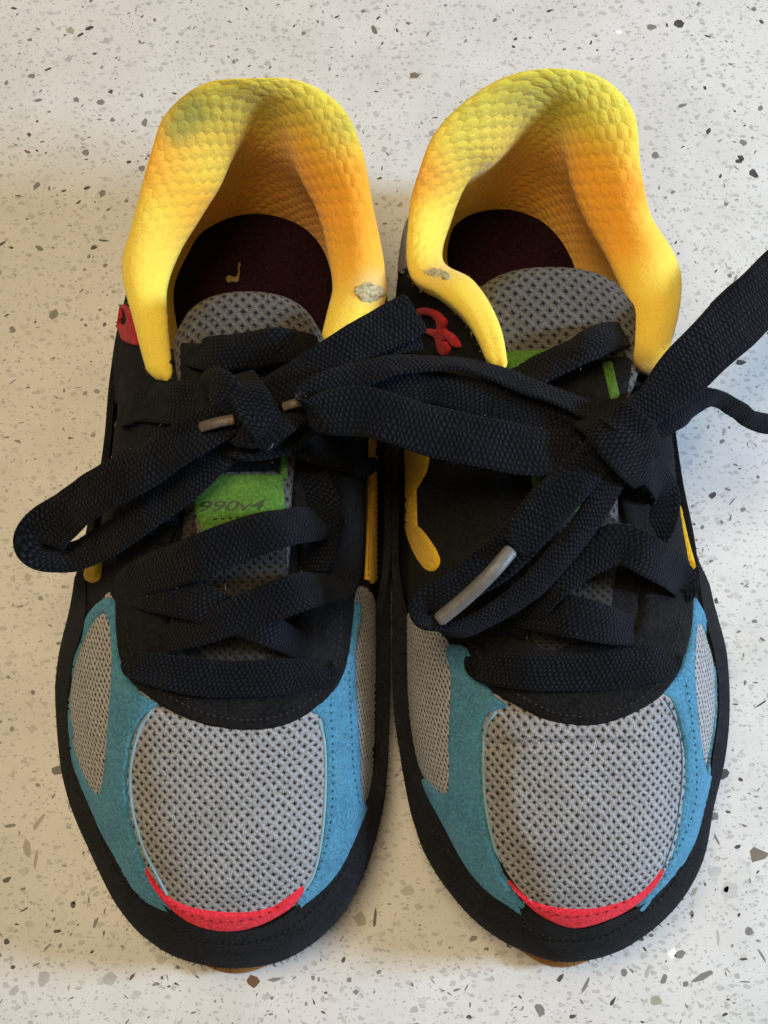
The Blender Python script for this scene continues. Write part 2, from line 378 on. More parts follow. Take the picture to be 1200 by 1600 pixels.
def inside_many(Q, poly):
    Q = np.asarray(Q, float); P = np.asarray(poly, float); c = np.zeros(len(Q), bool); x, y = Q[:, 0], Q[:, 1]; j = len(P)-1
    for i in range(len(P)):
        m = (P[i, 1] > y) != (P[j, 1] > y)
        if P[j, 1] != P[i, 1]: c ^= m & (x < (P[j, 0]-P[i, 0])*(y-P[i, 1])/(P[j, 1]-P[i, 1])+P[i, 0])
        j = i
    return c
def round_poly(P, step, sharp):
    if sharp: 
        out = []
        for i in range(len(P)):
            a, b = P[i], P[(i+1) % len(P)]; L = math.hypot(a[0]-b[0], a[1]-b[1]); n = max(1, int(L/step))
            out += [(a[0]+(b[0]-a[0])*k/n, a[1]+(b[1]-a[1])*k/n) for k in range(n)]
        return out
    A = [np.array(p, float) for p in P]; out = []; n = len(A)
    for i in range(n):
        L = np.linalg.norm(A[(i+1) % n]-A[i]); m = max(1, int(L/step))
        for k in range(m): out.append(tuple(cr(A, i+k/m, True)))
    return out
def panel(name, P, mat, parent, bvh, off=0.1, edge=8, holes=(), step=6, sharp=False, zuv=0.0, kind=None, label=None, puff=0.0, jag=0.0, wrinkle=0.0, crease=None):
    """a piece of cloth or suede of real thickness laid on the surface"""
    outer = round_poly(P, step, sharp); hs = [round_poly(h, step, False) for h in holes]
    if jag: outer = [(x+jag*noise.noise(Vector((x*0.13, y*0.13, 1))), y+jag*noise.noise(Vector((x*0.13, y*0.13, 7)))) for x, y in outer]
    loops = [outer]+hs; B = np.array([p for l in loops for p in l]); nb = len(B)
    edges = []; b = 0
    for l in loops: edges += [(b+k, b+(k+1) % len(l)) for k in range(len(l))]; b += len(l)
    A0 = np.array([B[e[0]] for e in edges]); A1 = np.array([B[e[1]] for e in edges])
    D = A1-A0; LL = (D**2).sum(1)+1e-9
    def dist(p):
        t = np.clip(((p-A0)*D).sum(1)/LL, 0, 1); return float(np.sqrt((((A0+D*t[:, None])-p)**2).sum(1).min()))
    pts = [tuple(p) for p in B]
    def dist_many(Q):
        out = np.full(len(Q), 1e9)
        for i in range(len(A0)):
            w_ = Q-A0[i]; t = np.clip((w_ @ D[i])/LL[i], 0, 1); e = w_-t[:, None]*D[i]
            out = np.minimum(out, (e**2).sum(1))
        return np.sqrt(out)
    def ok(Q, dmin):
        Q = np.array(Q); m = inside_many(Q, outer)
        for h in hs: m &= ~inside_many(Q, h)
        Q = Q[m]; return [tuple(q) for q in Q[dist_many(Q) > dmin]]
    x0, y0 = B.min(0); x1, y1 = B.max(0); j = 0; y = y0; cand = []
    while y < y1:
        x = x0+(step/2 if j % 2 else 0)
        while x < x1: cand.append((x, y)); x += step
        y += step*0.87; j += 1
    pts += ok(cand, step*0.45)
    for q in (0.18, 0.45, 0.8):            # rings near the edge so that it rounds over cleanly
        cand = []
        for l in loops:
            n = len(l)
            for k in range(n):
                a, c = l[k-1], l[(k+1) % n]; tx, ty = c[0]-a[0], c[1]-a[1]; L = math.hypot(tx, ty)+1e-9
                for sgn in (1, -1): cand.append((l[k][0]-ty/L*edge*q*sgn, l[k][1]+tx/L*edge*q*sgn))
        pts += ok(cand, edge*q*0.85)
    vs, es, fs, *_ = delaunay_2d_cdt([Vector(p) for p in pts], edges, [], 0, 1e-4)
    fs = [tuple(f) for f in fs]; VV = np.array([(v.x, v.y) for v in vs]); CC = np.array([VV[list(f)].mean(0) for f in fs])
    keep = inside_many(CC, outer)
    for h in hs: keep &= ~inside_many(CC, h)
    F = [f for f, q in zip(fs, keep) if q]; DD = dist_many(VV)
    C = B.mean(0); W = []; uv = []
    for v, d in zip(vs, DD):
        loc, nor = hit(bvh, v.x, v.y, C); d = float(d)
        t = min(1, d/edge); o = off*math.sqrt(max(0, 1-(1-t)**2))
        if puff: o += puff*smooth(0, 60, d)
        if wrinkle: o += wrinkle*noise.noise(Vector((loc.x*1.1, loc.y*1.9, loc.z)))*smooth(0, 25, d)
        if crease:
            o += 0.075*math.exp(-((v.y-crease[2]+13)/8.0)**2)*smooth(crease[0]-30, crease[0]+30, v.x)*(1-smooth(crease[1]-60, crease[1], v.x))
            o -= crease[3]*math.exp(-((v.y-crease[2]-0.00035*(v.x-905)**2)/6.0)**2)*smooth(crease[0]-30, crease[0]+30, v.x)*(1-smooth(crease[1]-60, crease[1], v.x))
        if d < 0.3: o = -0.03
        W.append(loc+nor*o); uv.append((loc.x+zuv*loc.z, loc.y+0.25*loc.z))
    # normals upward
    G = []
    for f in F:
        a, b_, c = W[f[0]], W[f[1]], W[f[2]]; nn = (b_-a).cross(c-a)
        G.append(f if nn.dot(CAM-a) > 0 else tuple(reversed(f)))
    return (W, G), mk(name, W, G, mat, parent, uv, kind=kind, label=label)
def stitches(name, P, mat, parent, bvh, gap=9, ln=5.5, r=0.022, lift=0.0, closed=False):
    """one sewn run of short thread stitches"""
    pts = round_poly(P, 2, False) if closed else [tuple(p) for p in resample(P, 60*len(P))]
    acc = 0; last = pts[0]; vs, fs = [], []
    spots = []
    for p in pts[1:]:
        acc += math.hypot(p[0]-last[0], p[1]-last[1])
        if acc >= gap: spots.append((p, (p[0]-last[0], p[1]-last[1]))); acc = 0
        last = p
    for (p, d) in spots:
        L = math.hypot(*d)+1e-9; dx, dy = d[0]/L*ln/2, d[1]/L*ln/2
        a, n = hit(bvh, p[0]-dx, p[1]-dy); c, _ = hit(bvh, p[0]+dx, p[1]+dy)
        if (a-c).length > 0.4: continue
        T = (c-a).normalized(); sd = T.cross(n).normalized(); m = (a+c)/2; b = len(vs)
        for t, q, h in ((-.5, .3, -.01), (-.25, 1, .012), (.25, 1, .012), (.5, .3, -.01)):
            ce = m+T*(t*(c-a).length)+n*(lift+h)
            for k in range(5):
                an = 2*math.pi*k/5; vs.append(ce+sd*(math.cos(an)*r*q)+n*(math.sin(an)*r*q))
        for i in range(3):
            for k in range(5): fs.append((b+i*5+k, b+i*5+(k+1) % 5, b+(i+1)*5+(k+1) % 5, b+(i+1)*5+k))
        fs.append(tuple(b+k for k in range(4, -1, -1))); fs.append(tuple(b+15+k for k in range(5)))
    if vs: mk(name, vs, fs, mat, parent, kind='stuff')

LINT = []
def ribbon(name, P, mat, parent, bvh=None, th=0.13, seed=0, crumple=0.05, sub=None, taper=(1, 1)):
    """flat woven lace: P = (px, py, z or lift when below 2, width px, roll deg)"""
    A = []
    for (px, py, z, wd, roll) in P:
        wd *= {'knot': 0.84, 'lace': 0.91}.get(name, 0.90)
        if z < 2: loc, nor = hit(bvh, px, py); p = loc+nor*z
        else: p = at(px, py, z)
        k = (CAM-p).length/LENS_PX
        A.append(np.array([p.x, p.y, p.z, wd*k, R(roll)]))
    n = max(24, 14*len(A)); Q = resample(A, n); rings = []; uv = []; u = 0; NR = 20
    for i in range(n):
        p = V(Q[i]); a = V(Q[max(0, i-1)]); b = V(Q[min(n-1, i+1)]); T = (b-a).normalized()
        if i: u += (p-V(Q[i-1])).length
        side = T.cross(Vector((0, 0, 1)))
        if side.length < 1e-3: side = Vector((1, 0, 0))
        side.normalize(); up = side.cross(T).normalized()
        tw = Q[i][4]+R(16)*noise.noise(Vector((u*0.45, seed*5.3, 2)))*min(1, i/8, (n-1-i)/8)
        side = Matrix.Rotation(tw, 3, T) @ side; up = Matrix.Rotation(tw, 3, T) @ up
        wd = max(0.05, Q[i][3])*(1+0.13*noise.noise(Vector((u*0.8, seed*3.1, 0))))
        t_ = i/(n-1); wd *= taper[0]+(taper[1]-taper[0])*t_ if taper != (1, 1) else 1
        off = up*(crumple*noise.noise(Vector((u*1.1, seed*1.7, 4))))
        curl = 0.17*noise.noise(Vector((u*0.6, seed*2.3, 9)))
        ring = []
        for k in range(NR):
            an = 2*math.pi*k/NR; c, s_ = math.cos(an), math.sin(an)
            x = wd/2*math.copysign(abs(c)**0.75, c); y = th/2*math.copysign(abs(s_)**0.5, s_)
            rip = 0.05*noise.noise(Vector((u*1.6, x*2.5+seed, 3)))+0.02*noise.noise(Vector((u*4.5, x*5+seed, 8)))
            ring.append(p+off+side*x+up*(y+curl*(2*x/wd)**2+rip)); uv.append((u+seed*1.37, 0.5+0.5*x/(wd/2)))
        if i in (0, n-1):
            cc = p+off; ring = [cc+(q-cc)*0.86 for q in ring]
        rings.append(ring); LINT.append((ring[0], side)); LINT.append((ring[NR//2], -side)); LINT.append((ring[NR//4], up))
    vs = [q for r_ in rings for q in r_]; fs = grid_faces(n, NR, closed_v=True)
    fs.append(tuple(range(NR-1, -1, -1))); fs.append(tuple((n-1)*NR+k for k in range(NR)))
    o = mk(name, vs, fs, mat, parent, uv)
    return o
def tube(name, P, r, mat, parent, flat=1.0, NR=12):
    A = [np.array(p, float) for p in P]; n = 10*len(A); Q = resample(A, n); vs = []; uv = []
    for i in range(n):
        p = V(Q[i]); T = (V(Q[min(n-1, i+1)])-V(Q[max(0, i-1)])).normalized(); sd = T.cross(Vector((0, 0, 1))).normalized(); up = sd.cross(T)
        q = r*(1 if 0 < i < n-1 else 0.75)
        for k in range(NR):
            a = 2*math.pi*k/NR; vs.append(p+sd*(q*math.cos(a))+up*(q*flat*math.sin(a))); uv.append((i*0.1, k/NR))
    fs = grid_faces(n, NR, closed_v=True); fs.append(tuple(range(NR-1, -1, -1))); fs.append(tuple((n-1)*NR+k for k in range(NR)))
    return mk(name, vs, fs, mat, parent, uv)

COL = dict(y=(0.91, 0.71, 0.095), o=(0.93, 0.37, 0.03), l=(0.78, 0.74, 0.10), g=(0.24, 0.30, 0.07), a=(0.93, 0.50, 0.05), w=(0.7, 0.62, 0.3), d=(0.30, 0.20, 0.06))

def build_shoe(D):
    root = bpy.data.objects.new('sneaker', None); sc.collection.objects.link(root)
    org = at(*D['centre'], 0); ORIGIN[root.name] = org; root.location = org*S
    root['label'] = D['label']; root['category'] = 'sneaker'; root['group'] = 'pair of sneakers on the counter'
    # --- plan outline at the rand (z 1.4)
    pairs = D['sole']; n0 = len(pairs)
    OUT = [np.array(at(p[0], p[1], 1.4)) for p in pairs]
    NS = 220; outl = [V(cr(OUT, n0*k/NS, True)) for k in range(NS)]
    cen = sum(outl, Vector())/NS
    nrm = []
    for k in range(NS):
        t = outl[(k+1) % NS]-outl[k-1]; q = Vector((t.y, -t.x, 0)).normalized()
        if q.dot(outl[k]-cen) < 0: q = -q
        nrm.append(q)
    # --- gum outsole, foam midsole
    toe = min(outl, key=lambda p: p.y)
    def slab(name, rows, mat, cap=True):
        vs = []
        for (ins, z) in rows:
            for k in range(NS):
                e = ins(k) if callable(ins) else ins; p = outl[k]-nrm[k]*e; vs.append((p.x, p.y, z))
        fs = grid_faces(len(rows), NS, closed_v=True)
        fs.append(tuple(range(NS))); fs.append(tuple((len(rows)-1)*NS+k for k in range(NS-1, -1, -1)))
        return mk(name, vs, fs, mat, root)
    tf = lambda k: math.exp(-((outl[k].x-toe.x)/1.1)**2) if outl[k].y < toe.y+2 else 0
    slab('outsole', [(lambda k: 0.25-0.2*tf(k), 0.0), (lambda k: 0.12-0.34*tf(k), 0.06), (lambda k: 0.10-0.36*tf(k), 0.5), (lambda k: 0.2-0.1*tf(k), 0.56)], M['gum'])
    slab('midsole', [(0.3, 0.5), (0.1, 0.58), (0.07, 0.9), (0.12, 1.3), (0.4, 1.35)], M['foam'])
    # --- vamp: domed sections across the foot
    ys = np.array([p.y for p in outl]); 
    def span(y):
        xs = []
        for k in range(NS):
            a, b = outl[k], outl[(k+1) % NS]
            if (a.y-y)*(b.y-y) <= 0 and abs(a.y-b.y) > 1e-9: xs.append(a.x+(b.x-a.x)*(y-a.y)/(b.y-a.y))
        return min(xs), max(xs)
    y0 = toe.y+0.22; y1 = D['vamp_end']; NU, NV = 130, 97; rows = []
    HT = D['ridge']
    for i in range(NU):
        t = i/(NU-1); y = y0+(y1-y0)*(t**1.6*0.75+t*0.25)+1e-4
        xl, xr = span(y); e = min(0.36, (xr-xl)*0.25); xl += e; xr -= e
        d = y-y0; h = 1.3+(np.interp(y, HT[0], HT[1])-1.3)*math.sqrt(max(0, 1-(1-min(1, d/D['toe_len']))**2))
        xc = (xl+xr)/2; hw = (xr-xl)/2; p = np.interp(y, [-8, 0, 2], [2.05, 2.25, 2.4]); row = []
        for j in range(NV):
            th = math.pi*j/(NV-1); c, s_ = math.cos(th), math.sin(th)
            x = xc-hw*math.copysign(abs(c)**(2/p), c); z = 1.3+(h-1.3)*max(0, s_)**(2/p)
            row.append(Vector((x, y, z)))
        rows.append(row)
    # ease the ridge heights so that no kink shows
    vamp_v = [q for r_ in rows for q in r_]; vamp_f = grid_faces(NU, NV)
    mk('vamp', vamp_v, vamp_f, M['black'], root, grid_uv(rows))
    # --- quarters and padded collar: one loft round the ankle
    ST = D['collar']; m = len(ST)
    O = [np.array(at(*s[0])) for s in ST]; I = [np.array(at(*s[1])) for s in ST]
    B = [np.array(at(s[2][0], s[2][1], 2.2)) for s in ST]; K = [np.array(at(s[3][0], s[3][1], 1.4)) for s in ST]
    NC = 190; wall, pad = [], []; dye = []
    ctr = sum([V(x) for x in I], Vector())/m
    for i in range(NC):
        t = (m-1)*i/(NC-1); o_, i_, b_, k_ = [V(cr(q, t)) for q in (O, I, B, K)]
        endt = min(i, NC-1-i)/(NC-1); tp = smooth(-0.003, 0.010, endt)*0.6+0.4
        outw = (o_-i_); outw.z = 0
        outw = outw.normalized() if outw.length > 1e-4 else Vector((1, 0, 0))
        mid = (o_+i_)/2
        o2 = mid+(o_-mid)*tp; i2 = mid+(i_-mid)*tp
        th = (o2-i2).length
        low = o2-outw*0.10*tp+Vector((0, 0, -0.55*tp))
        top = (o2*0.55+i2*0.45)+Vector((0, 0, 0.26*tp*min(1.2, th)))
        inn = i2+Vector((0, 0, -0.02))+outw*0.12*(1-smooth(0.02, 0.2, abs(i/(NC-1)-0.5)))
        uc = smooth(0.02, 0.22, abs(i/(NC-1)-0.5))
        und = i2+outw*(0.02+0.20*uc)+(b_-i2)*0.28
        m2 = i2+(b_-i2)*0.62+outw*(0.10+0.20*uc)
        P5 = [np.array(x) for x in (low, o2, top, inn, und, m2, b_)]
        row = [V(cr(P5, 6*j/44)) for j in range(45)]
        for j in range(1, 40):              # slack in the padding
            q = row[j]; nz = noise.noise(q*1.3+Vector((D['seed'], 0, 0)))*0.025
            row[j] = q+(q-(mid-Vector((0, 0, 0.5)))).normalized()*nz
        pad.append(row)
        dz = k_-o_; 
        a = low+outw*(-0.03)+Vector((0, 0, 0.12)); bulge = D['bulge']
        W4 = [np.array(x) for x in (a, low+(k_-low)*0.35+outw*bulge*0.7, low+(k_-low)*0.72+outw*bulge, k_-outw*0.1+Vector((0, 0, 0.0)))]
        wall.append([V(cr(W4, 3*j/24)) for j in range(25)])
    wv = [q for r_ in wall for q in r_]; wf = grid_faces(NC, 25)
    mk('quarter', wv, wf, M['black'], root, grid_uv(wall))
    pv = [q for r_ in pad for q in r_]; pf = grid_faces(NC, 45)
    cols = []
    for q in pv:
        x, y = pix(q); c = np.array(COL['a'], float); wsum = 1.0; c = c*wsum
        for (bx, by, br, key, wt) in D['dye']:
            g = wt*math.exp(-(((x-bx)**2+(y-by)**2)/br**2)); g *= 1+0.25*noise.noise(q*0.9)
            c = c+np.array(COL[key])*max(0, g); wsum += max(0, g)
        e_ = min(len(cols)//45, NC-1-len(cols)//45)/(NC-1); cols.append((*(c/wsum), 0.12+0.88*smooth(0.10, 0.30, e_)))
    for i in (0, NC-1): pf.append(tuple(i*45+j for j in (range(26) if i else range(25, -1, -1))))
    cob = mk('collar', pv, pf, M['collar'], root, grid_uv(pad), cols)
    # --- insole
    vs = [Vector(D['insole_mid'] and at(*D['insole_mid'], 2.1))]; 
    ring = [V(cr(B, (m-1)*i/79)) for i in range(80)]
    prm = []
    for q in ring: prm.append(q+(q-vs[0]).normalized()*0.35)
    front = [at(px, py, 2.2) for (px, py) in D['insole_front']]
    prm += front
    vv = [vs[0]]+[vs[0]+(q-vs[0])*0.6 for q in prm]+[Vector((q.x, q.y, 2.22)) for q in prm]; n = len(prm)
    vv += [Vector((q.x, q.y, 1.6)) for q in prm]
    ff = [(0, 1+k, 1+(k+1) % n) for k in range(n)]
    for r_ in (0, 1): ff += [(1+r_*n+k, 1+(r_+1)*n+k, 1+(r_+1)*n+(k+1) % n, 1+r_*n+(k+1) % n) for k in range(n)]
    insole = mk('insole', vv, ff, M['insole'], root)
    # --- tongue
    T = [np.array([*at(x, y, z), hw, z]) for (x, y, z, hw) in D['tongue']]; TR = 90; TV = 49; trow = []
    for i in range(TR):
        q = cr(T, (len(T)-1)*i/(TR-1)); p = V(q); hw = q[3]*(CAM-p).length/LENS_PX; row = []
        arch = smooth(0.55, 1.0, i/(TR-1))
        for j in range(TV):
            s_ = -1+2*j/(TV-1)
            row.append(Vector((p.x+hw*math.sin(s_*math.pi/2)*1.0, p.y-D['tarch']*arch*s_*s_, p.z-(0.5+0.75*arch)*abs(s_)**2.6+0.04*noise.noise(Vector((s_*2, p.y, D['seed']))))))
        trow.append(row)
    base = trow[-1]                                             # rolled top edge and the lining behind it
    for (dy, dz) in ((0.10, -0.14), (0.12, -0.32), (0.06, -0.52), (-0.08, -0.7), (-0.6, -0.85), (-2.4, -0.95)):
        trow.append([Vector((q.x+(base[TV//2].x-q.x)*0.03, q.y+dy, q.z+dz)) for q in base])
    tv = [q for r_ in trow for q in r_]; tf_ = grid_faces(len(trow), TV, flip=True)
    tongue = mk('tongue', tv, tf_, M['tongue'], root, grid_uv(trow))
    body = bvh_of([(vamp_v, vamp_f), (wv, wf)]); tb = bvh_of([(tv, tf_)]); allb = bvh_of([(vamp_v, vamp_f), (wv, wf), (tv, tf_), (pv, pf)])
    vb = bvh_of([(vamp_v, vamp_f)]); cbv = bvh_of([(pv, pf), (vv, ff)])
    # --- rand: the black suede band round the toe
    IN = []
    for p in pairs:
        if len(p) == 4: loc, nor = hit(vb, p[2], p[3], D['centre']); IN.append((np.array(loc), np.array(nor)))
        else: IN.append(None)
    for k, p in enumerate(pairs):
        if IN[k] is None:
            o_ = V(OUT[k]); q = (Vector((cen.x, o_.y*0.75+cen.y*0.25, 0))-Vector((o_.x, o_.y, 0))).normalized()
            IN[k] = (np.array(o_+q*0.10+Vector((0, 0, 0.42))), np.array(-q*0.95+Vector((0, 0, 0.3))))
    r_ = []; fr = []
    for k in range(NS):
        t = n0*k/NS; ii = V(cr([q[0] for q in IN], t, True)); nn = V(cr([q[1] for q in IN], t, True)).normalized()
        o_ = outl[k]; q0 = o_-nrm[k]*0.12; q0.z = 0.62; q1 = o_-nrm[k]*(0.02+0.06*max(0, nrm[k].x*D['outer'])**2); q1.z = 0.95
        mdn = (nrm[k]+nn+Vector((0, 0, 0.3))).normalized(); o1 = o_-nrm[k]*0.08*max(0, nrm[k].x*D['outer'])**2+Vector((0, 0, 0.1))
        w_ = (ii-o1).length; md = (o1+ii)/2+mdn*min(0.26, 0.17*w_)
        wv_ = 0.012*noise.noise(Vector((k*0.35, 0, D['seed'])))
        C = [np.array(x) for x in (q0, q1, o1+nrm[k]*wv_, md, ii+nn*0.11, ii+nn*0.09-(md-ii).normalized()*0.05, ii-nn*0.04-(md-ii).normalized()*0.05)]
        r_.append([V(cr(C, 6*j/36)) for j in range(37)])
    rv = [q for a in r_ for q in a]; rf = grid_faces(NS, 37, closed_u=True)
    mk('rand', rv, rf, M['rand'], root)
    rb = bvh_of([(rv, rf), (vamp_v, vamp_f)])
    for (P, gap) in D['rand_stitch']: stitches('rand_stitching', P, M['blackthread'], root, rb, gap, 6, 0.03)
    # --- panels
    store = {}; pobj = {}
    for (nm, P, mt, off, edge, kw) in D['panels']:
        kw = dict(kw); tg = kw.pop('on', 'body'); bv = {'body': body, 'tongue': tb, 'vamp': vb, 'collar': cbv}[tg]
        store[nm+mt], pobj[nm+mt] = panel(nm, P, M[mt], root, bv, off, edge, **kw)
    for (nm, P, mt, on, gap, ln, r) in D['stitch']:
        stitches(nm, P, M[mt], pobj[on], bvh_of([store[on]]), gap, ln, r)
    for (nm, P, r, mt, on) in D['cords']:
        bb = bvh_of([store[k] for k in on]+[(rv, rf)]) if on else allb
        Q = []
        for k, (x, y) in enumerate(resample(P, 26)):
            loc, nor = hit(bb, x, y); Q.append(loc+nor*r*0.4)
        tube(nm, Q, r, M[mt], root, 0.7, 8)
    if D.get('text'):
        s_, x0, y1_, wpx, hpx, slope = D['text']; fc = bpy.data.curves.new('label_text', 'FONT'); fc.body = s_; fc.size = 1; fc.resolution_u = 3; fc.shear = 0.3; fc.offset = 0.012
        fo = bpy.data.objects.new('label_text', fc); sc.collection.objects.link(fo); dg = bpy.context.evaluated_depsgraph_get()
        me = bpy.data.meshes.new_from_object(fo.evaluated_get(dg)); bm = bmesh.new(); bm.from_mesh(me)
        bmesh.ops.triangulate(bm, faces=bm.faces); bmesh.ops.remove_doubles(bm, verts=bm.verts, dist=1e-5)
        bpy.data.objects.remove(fo); X = [v.co.x for v in bm.verts]; Yv = [v.co.y for v in bm.verts]
        sx = wpx/(max(X)-min(X)); sy = hpx/(max(Yv)-min(Yv)); mx, my = min(X), min(Yv); bm.verts.ensure_lookup_table()
        gb = bvh_of([store[D['text_on']]]); vs = []
        for v in bm.verts:
            a = (v.co.x-mx)*sx; loc, nor = hit(gb, x0+a, y1_-(v.co.y-my)*sy+a*slope); vs.append(loc+nor*0.006)
        fs = [tuple(v.index for v in f.verts) for f in bm.faces]; bm.free()
        G = []
        for f in fs:
            a, b_, c = [vs[q] for q in f[:3]]; G.append(f if (b_-a).cross(c-a).dot(CAM-a) > 0 else tuple(reversed(f)))
        mk('label_text', vs, G, M['print'], pobj[D['text_on']], smooth_on=False)
    # --- laces
    for k, (nm, P, kw) in enumerate(D['laces']): lob = ribbon(nm, P, M['lace'], root, allb, seed=k+D['seed']*10, **kw)
    for (P, r, mt, fl) in D['aglets']: tube('aglet', [np.array(at(*q)) for q in P], r, M[mt], root, fl)
    def hairs(name, src, cnt, mt, lo, hi, thick, sd_):
        rg = random.Random(sd_); vs, fs = [], []
        for k in range(cnt):
            p, nn = rg.choice(src); p = V(p)+Vector((rg.gauss(0, .03), rg.gauss(0, .03), 0))
            nn = (nn+Vector((rg.gauss(0, .6), rg.gauss(0, .6), rg.gauss(0.2, .5)))).normalized()
            L = rg.uniform(lo, hi)*(2.5 if rg.random() < 0.03 else 1); sd = nn.cross(Vector((rg.random(), rg.random(), rg.random()+.1))).normalized()*thick; up = nn.cross(sd)
            bnd = Vector((rg.gauss(0, .5), rg.gauss(0, .5), rg.gauss(0, .3)))*L; b = len(vs)
            for q, sc_ in ((p, 1), (p+nn*L*0.55+bnd*0.2, 0.8), (p+nn*L*0.9+bnd, 0.3)): vs += [q+sd*sc_, q-sd*sc_*0.5+up*sc_*0.9, q-sd*sc_*0.5-up*sc_*0.9]
            for i in (0, 1):
                for c in range(3): fs.append((b+i*3+c, b+i*3+(c+1) % 3, b+(i+1)*3+(c+1) % 3, b+(i+1)*3+c))
        mk(name, vs, fs, M[mt], root, kind='stuff')
    hairs('lace_fuzz', LINT, 2600, 'lacehair', 0.02, 0.07, 0.0035, D['seed'])
    src = [(q+Vector((0, 0, 0.01)), (Vector((noise.noise(q*3), noise.noise(q*4), 0.15)))) for q in ([v for v in vamp_v[::7] if v.z > 2.5]+[v for v in rv[::5] if v.z > 1.2])]
    for k, (x_, y_) in enumerate(D['lint']):
        loc, nor = hit(allb, x_, y_); src += [(loc+nor*0.16, Vector((noise.noise(loc*9), noise.noise(loc*7), 0.1)))]*2
    rgl = random.Random(5); hairs('lint', LINT[::3]+[(loc_, nv) for loc_, nv in src[-20:]], 46, 'greythread', 0.02, 0.07, 0.0032, 77+D['seed'])
    hairs('suede_fuzz', src, 1500, 'suedehair', 0.02, 0.06, 0.004, 7)
    csrc = [(pv[i_], (pv[i_]-(pv[i_-1]+pv[min(len(pv)-1, i_+1)])/2).normalized()*0.2+Vector((noise.noise(pv[i_]*8), noise.noise(pv[i_]*9), 0.5))) for i_ in range(60, len(pv)-60, 3) if i_ % 45 < 24]
    hairs('collar_fuzz', csrc, 2200, 'collarhair', 0.015, 0.05, 0.003, 31+D['seed'])
    LINT.clear()
    # --- loose fibres standing off the suede edge
    rg = random.Random(D['seed']); vs, fs = [], []
    for k in range(1000):
        a = rg.randrange(NS); j = rg.choice([9, 11, 12, 13, 14, 15, 17, 20, 23])
        p = r_[a][j]; nn = (nrm[a]+Vector((rg.gauss(0, .6), rg.gauss(0, .6), rg.uniform(0, 1.0)))).normalized()
        L = rg.uniform(0.03, 0.10)*(2.6 if rg.random() < 0.015 else 1); sd = nn.cross(Vector((rg.random(), rg.random(), rg.random()))).normalized()*0.006; up = nn.cross(sd)
        bnd = Vector((rg.gauss(0, .35), rg.gauss(0, .35), rg.gauss(0, .35)))*L; b = len(vs)
        for q, sc_ in ((p-nn*0.02, 1), (p+nn*L*0.55+bnd*0.25, 0.8), (p+nn*L+bnd, 0.3)):
            vs += [q+sd*sc_, q-sd*sc_*0.5+up*sc_*0.9, q-sd*sc_*0.5-up*sc_*0.9]
        for i in (0, 1):
            for c in range(3): fs.append((b+i*3+c, b+i*3+(c+1) % 3, b+(i+1)*3+(c+1) % 3, b+(i+1)*3+c))
    mk('suede_nap', vs, fs, M['blackthread'], root, kind='stuff')
    return root, allb

